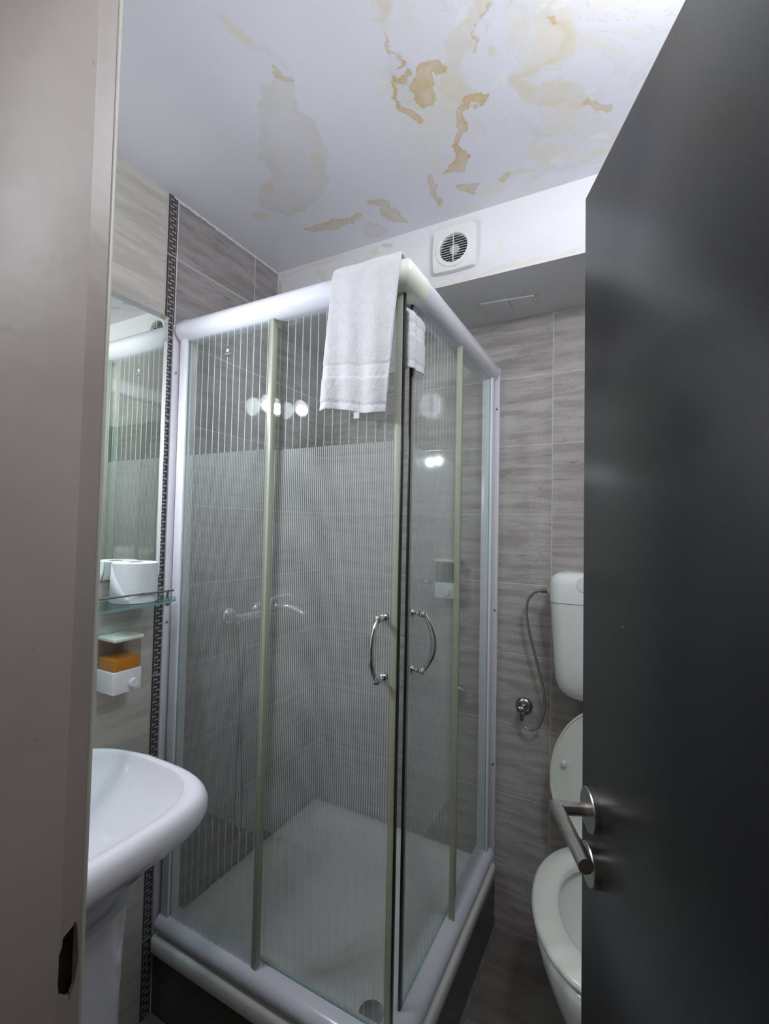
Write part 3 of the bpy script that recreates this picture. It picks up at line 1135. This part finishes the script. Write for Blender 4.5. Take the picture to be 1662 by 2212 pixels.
sh = thing('bathroom_shelf', 'sea-green glass shelf with a chrome front rail under the mirror', 'shelf', (.01, -1.08, 1.200))
bm = new_bm()
pts = []
yc, hw = -1.080, .268
for i in range(31):
    t = -1 + 2 * i / 30
    pts.append((.112 + .026 * (1 - abs(t) ** 3.2) - .030 * abs(t) ** 14, yc + t * hw))
e = [(.060, yc + hw + .0045), (.030, yc + hw - .002), (.0045, yc + hw - .020)]
outl = [(.0045, yc - hw + .020), (.030, yc - hw + .002), (.060, yc - hw - .0045)] + pts + e
add_prism(bm, outl, lambda p, t: (p[0], p[1], t), 1.1985, 1.2045)
bm.normal_update()
for f in bm.faces:
    f.material_index = 0 if abs(f.normal.z) > .5 else 1
obj('shelf_glass', bm, None, sh, mats=[m_gl_shelf, m_gl_edge])
rp = []
rx = .1190
for y in (yc + .212, yc - .212):
    bm = new_bm()
    add_lathe(bm, [(.0062, 1.2047), (.0068, 1.2065), (.0036, 1.2095), (.0032, 1.224), (.0042, 1.226), (.0042, 1.233), (.002, 1.235)], (rx, y, 0), (0, 0, 1), 20)
    obj('rail_post', bm, m_dchrome, sh, smooth=True, angle=40)
    bm = new_bm()
    add_lathe(bm, [(.0055, 1.1905), (.0062, 1.1925), (.0062, 1.1983)], (rx, y, 0), (0, 0, 1), 20)
    obj('post_nut', bm, m_dchrome, sh, smooth=True, angle=40)
bm = new_bm()
add_tube(bm, [(rx, yc - .230, 1.2305), (rx, yc + .230, 1.2305)], .0028, 14)
obj('gallery_rail', bm, m_dchrome, sh, smooth=True, angle=40)
for y in (yc + .20, yc - .20):
    bm = new_bm()
    add_box(bm, .0003, .022, y - .010, y + .010, 1.190, 1.1983, .002)
    obj('wall_bracket', bm, m_dchrome, sh, smooth=True, angle=40)

# toilet roll on the shelf
roll = thing('toilet_roll', 'pale blue embossed toilet roll standing on the glass shelf', 'toilet roll', (.0580, -.9220, 1.2046))
RC = (.0580, -.9220)
bm = new_bm()
n = 64
def rp_(rad, z, k):
    a = 2 * PI * k / n
    return (RC[0] + rad * math.cos(a), RC[1] + rad * math.sin(a), z)
prof = [(.018, 1.2050), (.0535, 1.2050), (.0550, 1.2065), (.0555, 1.255), (.0550, 1.3070), (.0535, 1.3085), (.018, 1.3088)]
add_loft(bm, [[rp_(r_, z_, k) for k in range(n)] for r_, z_ in prof], False, False)
bm.normal_update()
for f in bm.faces:
    f.material_index = 1 if f.calc_center_median().z > 1.3075 else 0
obj('paper', bm, None, roll, smooth=True, mats=[m_roll, m_rolltop], angle=40)
bm = new_bm()
add_loft(bm, [[rp_(.0179, z_, k) for k in range(n)] for z_ in (1.2051, 1.3086)], False, False)
add_loft(bm, [[rp_(.0169, z_, k) for k in range(n)] for z_ in (1.3086, 1.2051)], False, False)
obj('cardboard_core', bm, m_card, roll, smooth=True)
# loose outer sheet with its diagonal fold
bm = new_bm()
a0, a1 = math.radians(-118), math.radians(-5)
rows = []
for i in range(29):
    t = i / 28
    a = lerp(a0, a1, t)
    off = .0006
    r_ = .0556 + off
    zt = 1.3065
    zb = lerp(1.2055, 1.3065, max(0, (t - .12) / .88)) if False else 1.2058
    zl = 1.3065 - max(0, (t - .06) / .62) * .1007
    if zl < zb + .001:
        break
    fl_ = 1 + .06 * max(0, 1 - t / .35)
    rows.append([(RC[0] + r_ * q_ * math.cos(a), RC[1] + r_ * q_ * math.sin(a), z) for z, q_ in ((zb, fl_), (min(zl, 1.3065), 1.0))])
for (p0, p1), (q0, q1) in zip(rows, rows[1:]):
    vs = [bm.verts.new(x) for x in (p0, q0, q1, p1)]
    bm.faces.new(vs)
bmesh.ops.remove_doubles(bm, verts=bm.verts, dist=1e-6)
fl = obj('loose_sheet', bm, m_roll, roll, smooth=True)
md = fl.modifiers.new('t', 'SOLIDIFY')
md.thickness = .0005

# two-spot wall lamp over the mirror (seen in the glass)
lamp = thing('wall_lamp', 'two-spot wall lamp with glowing tulip shades above the mirror', 'lamp', (.0, -1.192, 2.075))
bm = new_bm()
LZ = 2.075
add_lathe(bm, [(.046, .0005), (.046, .012), (.040, .020), (.010, .022)], (0, -1.192, LZ), (1, 0, 0), 40)
obj('wall_plate', bm, m_blackplastic, lamp, smooth=True, angle=40)
LAMPS = [(-1.118, 1.850), (-1.266, 1.880)]
AIM = Vector((.80, .0, -.10)).normalized()
for (ly, lz) in LAMPS:
    bm = new_bm()
    base = Vector((.040, ly, lz + .052))
    add_tube(bm, [(.018, -1.192, LZ - .005), (.036, lerp(-1.192, ly, .5), LZ + .004), (.040, ly, LZ - .030), base], .0045, 14)
    obj('arm', bm, m_chrome, lamp, smooth=True)
    bm = new_bm()
    dirv = Vector((.25, 0, -1)).normalized()
    add_lathe(bm, [(.010, -.006), (.014, 0), (.014, .016), (.011, .018)], base, dirv, 28)
    cp = obj('lamp_holder', bm, m_chrome, lamp, smooth=True, angle=40)
    bm = new_bm()
    add_lathe(bm, [(.011, .018), (.020, .026), (.0265, .038), (.0270, .050), (.0220, .064), (.0120, .078), (.0010, .084)], base, dirv, 28)
    m = M('glowing_frosted_glass')
    em = m.n('Emission')
    em.inputs[0].default_value = (.86, .92, 1.0, 1)
    em.inputs[1].default_value = BULB
    tp = m.n('BsdfTransparent')
    ad = m.n('MixShader')
    ad.inputs[0].default_value = .35
    m.nt.links.new(tp.outputs[0], ad.inputs[1])
    m.nt.links.new(em.outputs[0], ad.inputs[2])
    sd_ = obj('lamp_shade', bm, m.done(ad.outputs[0]), lamp, smooth=True)

# round ceiling lamp behind the top of the door
clamp_ = thing('ceiling_lamp', 'round frosted ceiling lamp above the dark door', 'lamp', (CEIL_LAMP[0], CEIL_LAMP[1], H))
bm = new_bm()
add_lathe(bm, [(.075, 0), (.075, -.014), (.068, -.018)], (CEIL_LAMP[0], CEIL_LAMP[1], H - .0005), (0, 0, 1), 40)
obj('lamp_base', bm, m_white, clamp_, smooth=True, angle=40)
bm = new_bm()
add_lathe(bm, [(.066, -.0190), (.100, -.070), (.115, -.140), (.105, -.210), (.065, -.255), (.001, -.270)], (CEIL_LAMP[0], CEIL_LAMP[1], H), (0, 0, 1), 40)
m = M('frosted_opal_glass')
em = m.n('Emission')
em.inputs[0].default_value = (.90, .95, 1.0, 1)
em.inputs[1].default_value = 5.0
tp = m.n('BsdfTransparent')
ad = m.n('MixShader')
ad.inputs[0].default_value = .3
m.nt.links.new(tp.outputs[0], ad.inputs[1])
m.nt.links.new(em.outputs[0], ad.inputs[2])
obj('opal_globe', bm, m.done(ad.outputs[0]), clamp_, smooth=True)

# ------------------------------------------------------------------ soap dispensers
def dispenser(label, fn, liquid, level, cat='soap dispenser'):
    """fn(a, o, z): a across (0 centre), o outward from the wall"""
    root = thing('soap_dispenser', label, cat, fn(0, 0, 0))
    def blk(nm, a0, a1, o0, o1, z0, z1, mat, bev, par=root):
        bm = new_bm()
        add_box(bm, a0, a1, o0, o1, z0, z1, bev, 3)
        for v in bm.verts:
            v.co = Vector(fn(v.co.x, v.co.y, v.co.z))
        return obj(nm, bm, mat, par, smooth=True, angle=40)
    body = blk('base', -.0385, .0385, .0006, .0750, 0, .058, m_white, .003)
    blk('liquid', -.0350, .0350, .0040, .0710, .0585, .0585 + level, liquid, .002)
    blk('reservoir', -.0370, .0370, .0010, .0735, .0583, .1330, m_reservoir, .004)
    blk('lid', -.0410, .0410, .0006, .0790, .1333, .1440, m_cream, .004)
    bm = new_bm()
    o = Vector(fn(.012, .075, .024))
    d = (Vector(fn(.012, 1, .024)) - Vector(fn(.012, 0, .024))).normalized()
    add_lathe(bm, [(.0115, 0), (.0115, .010), (.0105, .0125), (.0085, .0128), (.0080, .0115), (.0005, .0115)], o, d, 32)
    obj('push_button', bm, m_white, root, smooth=True, angle=35)
    return root
dispenser('white soap dispenser partly filled with orange soap under the glass shelf',
          lambda a, o, z: (o, -.9430 + a, .9735 + z), m_orange, .030)
dispenser('white soap dispenser with a little green soap inside the shower',
          lambda a, o, z: (.6140 + a, -o, 1.1560 + z), m_green, .010)
bm = new_bm()
add_lathe(bm, [(.006, .0005), (.006, .008), (.008, .010), (.008, .014), (.004, .016)], (.516, 0, 1.208), (0, -1, 0), 20)
tag(obj('wall_hook', bm, m_white, smooth=True, angle=40), 'tiny white peg on the shower wall left of the green dispenser', 'hook')

# ------------------------------------------------------------------ washbasin
basin = thing('washbasin', 'white ceramic washbasin on a pedestal, at the left behind the jamb', 'washbasin', (.22, -1.20, 0))
NB = 72
def sup(t, a, b, n):
    c_, s_ = math.cos(t), math.sin(t)
    return (a * math.copysign(abs(c_) ** (2 / n), c_), b * math.copysign(abs(s_) ** (2 / n), s_))
BYC = -1.190
def outer_ring(k, z, shrink=0.0):
    pts = []
    for i in range(NB):
        t = 2 * PI * i / NB
        c_, s_ = math.cos(t), math.sin(t)
        if c_ >= 0:
            x, y = sup(t, .274, .230, 3.8)
            x += .215
        else:
            x, y = sup(t, .2135, .229, 3.2)
            x += .215
            y *= lerp(.82, 1.0, max(0, min(1, x / .215)) ** .7)
        # offset inwards by shrink
        v = Vector((x - .215, y))
        L = max(v.length, 1e-6)
        kx = (L - shrink) / L if (x > .02 or abs(y) > .17) else 1
        pts.append((max(.0015, .215 + (x - .215) * kx * k if k != 1 or shrink else x), BYC + y * kx * k, z))
    return pts
def inner_ring(a, b, z, cx_=.252, n=2.25):
    return [(cx_ + sup(2 * PI * i / NB, a, b, n)[0], BYC + sup(2 * PI * i / NB, a, b, n)[1], z) for i in range(NB)]
rings = [inner_ring(.105, .100, .660, .245), inner_ring(.125, .118, .695, .243), inner_ring(.170, .150, .735, .238, 2.4), inner_ring(.222, .190, .778, .225, 2.8), outer_ring(.955, .803), outer_ring(.988, .817),
         outer_ring(1, .831), outer_ring(1, .843, .001), outer_ring(1, .854, .007), outer_ring(1, .861, .014), outer_ring(1, .864, .021),
         inner_ring(.1985, .1995, .8640, n=3.0), inner_ring(.1965, .1975, .8610, n=3.0), inner_ring(.1945, .1955, .8540, n=3.0), inner_ring(.184, .184, .825, n=2.7), inner_ring(.160, .147, .788),
         inner_ring(.120, .110, .755), inner_ring(.060, .055, .742), inner_ring(.020, .020, .740)]
bm = new_bm()
add_loft(bm, rings)
bb = obj('bowl', bm, m_cer, basin, smooth=True)
bm = new_bm()
rg = []
for z, a_, b_ in ((.0, .125, .120), (.03, .118, .114), (.20, .108, .102), (.45, .104, .100), (.60, .106, .104), (.668, .112, .112)):
    rg.append([(.262 + sup(2 * PI * i / 48, a_, b_, 2.6)[0], BYC + sup(2 * PI * i / 48, a_, b_, 2.6)[1], z) for i in range(48)])
add_loft(bm, rg)
obj('pedestal', bm, m_cer, basin, smooth=True, angle=60)
bm = new_bm()
add_lathe(bm, [(.020, .7405), (.021, .7425), (.012, .7435), (.0005, .7436)], (.252, BYC, 0), (0, 0, 1), 24)
obj('waste', bm, m_chrome, basin, smooth=True)
faucet = thing('basin_tap', 'chrome mixer tap standing on the back of the washbasin', 'tap', (.055, BYC, .864))
bm = new_bm()
add_lathe(bm, [(.024, .8645), (.024, .870), (.020, .876), (.020, .930), (.016, .940)], (.050, BYC, 0), (0, 0, 1), 28)
obj('body', bm, m_chrome, faucet, smooth=True, angle=40)
bm = new_bm()
add_tube(bm, [(.052, BYC, .912), (.10, BYC, .920), (.150, BYC, .908), (.160, BYC, .895)], .010, 16)
obj('spout', bm, m_chrome, faucet, smooth=True)
bm = new_bm()
add_tube(bm, [(.046, BYC, .940), (.05, BYC, .948), (.10, BYC, .966)], .006, 14)
obj('lever', bm, m_chrome, faucet, smooth=True)

# ------------------------------------------------------------------ toilet
TX = 1.184
def egg(hw, yb, yf, z, n=56, cx_=TX, ny=2.0):
    """back at yb, front at yf (more negative), widest part a little behind the middle"""
    ym = yb + (yf - yb) * .42
    pts = []
    for i in range(n):
        t = 2 * PI * i / n
        c_, s_ = math.cos(t), math.sin(t)
        y = ym + ((yb - ym) * s_ if s_ > 0 else (ym - yf) * s_)
        e_ = 2.6 if s_ > 0 else 2.1
        x = hw * math.copysign(abs(c_) ** (2 / e_), c_)
        pts.append((cx_ + x, y, z))
    return pts
toilet = thing('toilet', 'ivory toilet bowl with its seat down and lid raised', 'toilet', (TX, -.36, 0))
bm = new_bm()
rings = [egg(.118, -.13, -.49, .0), egg(.112, -.13, -.485, .02), egg(.108, -.12, -.475, .10), egg(.122, -.11, -.50, .18), egg(.155, -.10, -.555, .27),
         egg(.180, -.09, -.592, .35), egg(.192, -.07, -.604, .395), egg(.190, -.072, -.600, .410), egg(.182, -.08, -.590, .414),
         egg(.148, -.15, -.548, .414), egg(.140, -.16, -.538, .402), egg(.132, -.17, -.525, .355), egg(.110, -.20, -.48, .30), egg(.07, -.24, -.42, .22), egg(.03, -.28, -.36, .19)]
add_loft(bm, rings)
obj('bowl', bm, m_toilet, toilet, smooth=True, angle=70)
bm = new_bm()
rings = [egg(.128, -.172, -.520, .421), egg(.190, -.095, -.600, .421), egg(.197, -.092, -.606, .426), egg(.197, -.092, -.606, .434), egg(.190, -.097, -.600, .441),
         egg(.162, -.130, -.565, .4435), egg(.134, -.165, -.528, .441), egg(.127, -.174, -.518, .434)]
R_ = add_loft(bm, rings, False, False)
nn = len(R_[0])
for k in range(nn):
    bm.faces.new((R_[-1][k], R_[-1][(k + 1) % nn], R_[0][(k + 1) % nn], R_[0][k]))
obj('seat', bm, m_seat, toilet, smooth=True, angle=70)
# raised lid, leaning back
def lidpt(p, t):
    """p = (x, h) outline, t = thickness outward (towards the room)"""
    y = -.104 + .020 * (p[1] / .43) - t
    return (p[0], y, .447 + p[1])
def lid_ring(hw, h0, h1, t, n=56):
    hm = h0 + (h1 - h0) * .42
    out = []
    for i in range(n):
        a = 2 * PI * i / n
        c_, s_ = math.cos(a), math.sin(a)
        h = hm + ((h1 - hm) * s_ if s_ > 0 else (hm - h0) * s_)
        e_ = 2.1 if s_ > 0 else 2.6
        out.append(lidpt((TX + hw * math.copysign(abs(c_) ** (2 / e_), c_), h), t))
    return out
bm = new_bm()
add_loft(bm, [lid_ring(.183, .006, .416, -.006), lid_ring(.188, .0, .422, .002), lid_ring(.188, .0, .422, .012), lid_ring(.184, .004, .418, .013),
              lid_ring(.181, .008, .414, .008), lid_ring(.120, .06, .36, .007), lid_ring(.02, .15, .22, .006)])
lid = obj('lid', bm, m_seat, toilet, smooth=True, angle=50)
for sx in (-1, 1):
    bm = new_bm()
    o_ = Vector(lidpt((TX + sx * .145, .228), .008))
    add_lathe(bm, [(.0085, 0), (.0080, .010), (.0060, .012), (.0005, .0125)], o_, (0, -1, .06), 24)
    obj('bumper', bm, m_white, lid, smooth=True, angle=40)
for sx in (-1, 1):
    bm = new_bm()
    add_tube(bm, [(TX + sx * .060, -.108, .434), (TX + sx * .110, -.108, .434)], .010, 16)
    obj('hinge', bm, m_seat, toilet, smooth=True, angle=40)

# high cistern on the wall
cis = thing('toilet_cistern', 'ivory plastic cistern mounted on the wall above the toilet', 'cistern', (TX, 0, .88))
def cring(hw, y0, y1, r, z):
    yc_, hy = (y0 + y1) / 2, abs(y1 - y0) / 2
    return [(x, y, z) for x, y in rrect(TX, yc_, hw, hy, min(r, hy * .98, hw * .98), 8)]
bm = new_bm()
body = []
for z, hw, yf_ in ((.872, .100, -.085), (.878, .125, -.105), (.892, .148, -.128), (.915, .164, -.146), (.945, .172, -.155), (1.0, .1765, -.160), (1.10, .1820, -.165), (1.1885, .1870, -.168)):
    body.append(cring(hw, -.0015, yf_, .045, z))
add_loft(bm, body)
obj('tank', bm, m_toilet, cis, smooth=True, angle=50)
bm = new_bm()
top = []
for z, o in ((1.1900, 0.0), (1.250, 0.0), (1.262, -.003), (1.273, -.010), (1.280, -.022), (1.284, -.045)):
    top.append(cring(.1885 + o, -.0015, -.1700 - o, .045, z))
add_loft(bm, top)
obj('lid', bm, m_toilet, cis, smooth=True, angle=50)
bm = new_bm()
br = [(x, y) for x, y in rrect(TX - .075, 1.252, .028, .022, .018, 6)]
add_prism(bm, br, lambda p, t: (p[0], t, p[1]), -.1704, -.1722)
obj('flush_button', bm, m_toilet, cis, smooth=True, angle=30)
bm = new_bm()
add_tube(bm, [(TX, -.045, .8725), (TX, -.045, .50), (TX, -.045, .47)], .020, 20)
obj('flush_pipe', bm, m_white, cis, smooth=True, angle=50)

# supply hose and angle valve
valve = thing('angle_valve', 'tarnished chrome angle valve on the tiles left of the toilet', 'valve', (.893, 0, .795))
bm = new_bm()
add_lathe(bm, [(.030, .0006), (.030, .003), (.024, .010), (.014, .014)], (.893, 0, .795), (0, -1, 0), 36)
obj('rosette', bm, m_dchrome, valve, smooth=True, angle=50)
bm = new_bm()
add_lathe(bm, [(.010, .012), (.010, .040), (.013, .042), (.013, .058), (.008, .062)], (.893, 0, .795), (0, -1, 0), 24)
add_tube(bm, [(.893, -.035, .793), (.893, -.035, .755)], [.0085, .0075], 18)
obj('valve_body', bm, m_dchrome, valve, smooth=True, angle=40)
def catmull(P, n=10):
    P = [Vector(p) for p in P]
    out = []
    Q = [P[0] * 2 - P[1]] + P + [P[-1] * 2 - P[-2]]
    for i in range(1, len(Q) - 2):
        for k in range(n):
            t = k / n
            a, b_, c_, d_ = Q[i - 1:i + 3]
            out.append(.5 * ((2 * b_) + (c_ - a) * t + (2 * a - 5 * b_ + 4 * c_ - d_) * t * t + (3 * b_ - a - 3 * c_ + d_) * t ** 3))
    out.append(P[-1])
    return out
hose = thing('supply_hose', 'braided steel hose looping from the angle valve up to the cistern', 'hose', (.93, -.04, .73))
hp = catmull([(.894, -.035, .748), (.903, -.036, .735), (.925, -.040, .732), (.950, -.042, .752), (.966, -.044, .800), (.967, -.046, .862), (.952, -.048, .934), (.932, -.050, 1.009),
              (.913, -.052, 1.090), (.908, -.054, 1.140), (.916, -.058, 1.180), (.940, -.066, 1.206), (.962, -.072, 1.212)])
bm = new_bm()
add_tube(bm, hp, .0048, 14)
def hose_mat():
    m = M('braided_hose')
    p = m.pos()
    w = m.n('TexWave', wave_type='BANDS', bands_direction='DIAGONAL')
    m.put(w.inputs['Vector'], p)
    w.inputs['Scale'].default_value = 180
    c = m.mix(w.outputs['Fac'], (.30, .29, .28), (.55, .54, .53))
    return m.done(m.pbr(c, .35, .8, m.bump(w.outputs['Fac'], .4, .001)))
m_hose = hose_mat()
obj('braided_tube', bm, m_hose, hose, smooth=True)
bm = new_bm()
add_tube(bm, [(.960, -.0718, 1.2118), (.985, -.079, 1.2135)], .0075, 6)
obj('brass_nut', bm, m_brass, hose)
bm = new_bm()
add_tube(bm, [(.9852, -.079, 1.2135), (1.0030, -.084, 1.2150)], .0100, 16)
obj('inlet_collar', bm, m_white, cis, smooth=True, angle=40)

# ------------------------------------------------------------------ shower mixer with hose
mx_ = thing('shower_mixer', 'chrome shower mixer on the left shower wall with hanging hose', 'mixer tap', (.0, -.465, 1.10))
bm = new_bm()
add_tube(bm, [(.060, -.545, 1.100), (.060, -.385, 1.100)], .019, 24)
mb = obj('mixer_body', bm, m_chrome, mx_, smooth=True, angle=40)
for y in (-.535, -.395):
    bm = new_bm()
    add_lathe(bm, [(.032, .0005), (.032, .004), (.026, .012), (.015, .016), (.014, .050)], (0, y, 1.100), (1, 0, 0), 32)
    obj('wall_rosette', bm, m_chrome, mx_, smooth=True, angle=45)
bm = new_bm()
add_lathe(bm, [(.020, 0), (.021, .012), (.018, .020), (.0005, .022)], (.060, -.546, 1.100), (0, -1, 0), 28)
obj('control_knob', bm, m_chrome, mx_, smooth=True, angle=45)
bm = new_bm()
add_lathe(bm, [(.019, 0), (.019, .034), (.015, .042), (.0005, .044)], (.066, -.395, 1.112), (.25, 0, 1), 28)
add_tube(bm, [(.072, -.395, 1.150), (.11, -.380, 1.162), (.135, -.372, 1.165)], [.008, .006, .005], 14, flat=1.4)
obj('lever', bm, m_chrome, mx_, smooth=True, angle=45)
bm = new_bm()
add_tube(bm, catmull([(.070, -.395, 1.108), (.105, -.385, 1.120), (.145, -.372, 1.118), (.190, -.360, 1.095)]), [.013] * 28 + [.011, .010, .010], 18)
obj('spout', bm, m_chrome, mx_, smooth=True, angle=45)
bm = new_bm()
add_tube(bm, catmull([(.062, -.520, 1.082), (.064, -.520, 1.03), (.060, -.522, .85), (.055, -.530, .60), (.050, -.520, .42), (.046, -.500, .36), (.040, -.482, .42), (.034, -.485, .60), (.030, -.500, .85), (.028, -.515, 1.02), (.030, -.520, 1.055)]), .0058, 14)
obj('shower_hose', bm, m_dchrome, mx_, smooth=True)

# ------------------------------------------------------------------ exhaust fan in the bulkhead
fan = thing('exhaust_fan', 'square white exhaust fan with a round slatted grille in the bulkhead', 'exhaust fan', (.728, YB, 2.302))
FX, FZ, FH = .731, 2.2990, .0690
bm = new_bm()
nseg = 48
def fan_sq(h, r, y, bulge=0.0):
    out = []
    for i in range(96):
        a = 2 * PI * i / 96
        c_, s_ = math.cos(a), math.sin(a)
        rad = h / (abs(c_) ** 14 + abs(s_) ** 14) ** (1 / 14)
        rad *= 1 + bulge * math.cos(2 * a) ** 2
        out.append((FX + rad * c_, y, FZ + rad * s_))
    return out
def fan_ci(r, y):
    return [(FX + r * math.cos(2 * PI * i / 96), y, FZ + r * math.sin(2 * PI * i / 96)) for i in range(96)]
y0 = YB - .0006
rings = [fan_sq(.0705, .008, y0, .03), fan_sq(.0705, .008, y0 - .010, .03), fan_sq(.0680, .010, y0 - .0145, .03), fan_ci(.0600, y0 - .0150), fan_ci(.0585, y0 - .0180),
         fan_ci(.0480, y0 - .0190), fan_ci(.0455, y0 - .0165), fan_ci(.0450, y0 - .0020)]
add_loft(bm, rings, False, False)
bm2 = obj('frame', bm, m_white, fan, smooth=True, angle=35)
bm = new_bm()
add_lathe(bm, [(.0449, .0005), (.0449, .0012)], (FX, YB - .0002, FZ), (0, -1, 0), 48)
obj('duct_shade_disc', bm, m_duct_shade, fan)  # flat near-black disc standing in for the shade inside the fan opening
bm = new_bm()
add_lathe(bm, [(.016, .0014), (.016, .0050), (.012, .0060)], (FX, YB, FZ), (0, -1, 0), 32)
obj('motor_hub', bm, m_white, fan, smooth=True, angle=40)
for k in range(-5, 6):
    z = FZ + k * .0080
    half = math.sqrt(max(0, .0450 ** 2 - (k * .0080) ** 2)) - .0004
    if half < .012:
        continue
    bm = new_bm()
    pr_ = [(-.0160, -.0020), (-.0160, -.0008), (-.0080, .0020), (-.0080, .0010)]
    add_prism(bm, pr_, lambda p, t: (t, y0 + p[0], z + p[1]), FX - half, FX + half)
    obj('slat', bm, m_white, fan)
bm = new_bm()
add_box(bm, FX - .0011, FX + .0011, y0 - .0178, y0 - .0158, FZ - .0448, FZ + .0448)
obj('centre_bar', bm, m_white, fan)

# painted-over access cover under the bulkhead
pan = thing('access_cover', 'painted-over access cover with cracked edges under the bulkhead', 'access cover', (.85, -.12, HS))
bm = new_bm()
add_box(bm, .772, .858, -.175, -.085, HS - .004, HS - .0004, .001)
add_box(bm, .860, .940, -.160, -.080, HS - .004, HS - .0004, .001)
obj('cover_plate', bm, m_plainpaint, pan, smooth=True, angle=40)
bm = new_bm()
add_box(bm, .768, .944, -.180, -.172, HS - .007, HS - .0003, .002)
add_box(bm, .936, .943, -.178, -.078, HS - .006, HS - .0003, .002)
for v in bm.verts:
    v.co.y += .0025 * noise.noise(v.co * 60)
    if v.co.y < -.165:
        v.co.y += (v.co.x - .768) * .10
obj('caulk_edge', bm, m_grout_w, pan, smooth=True)
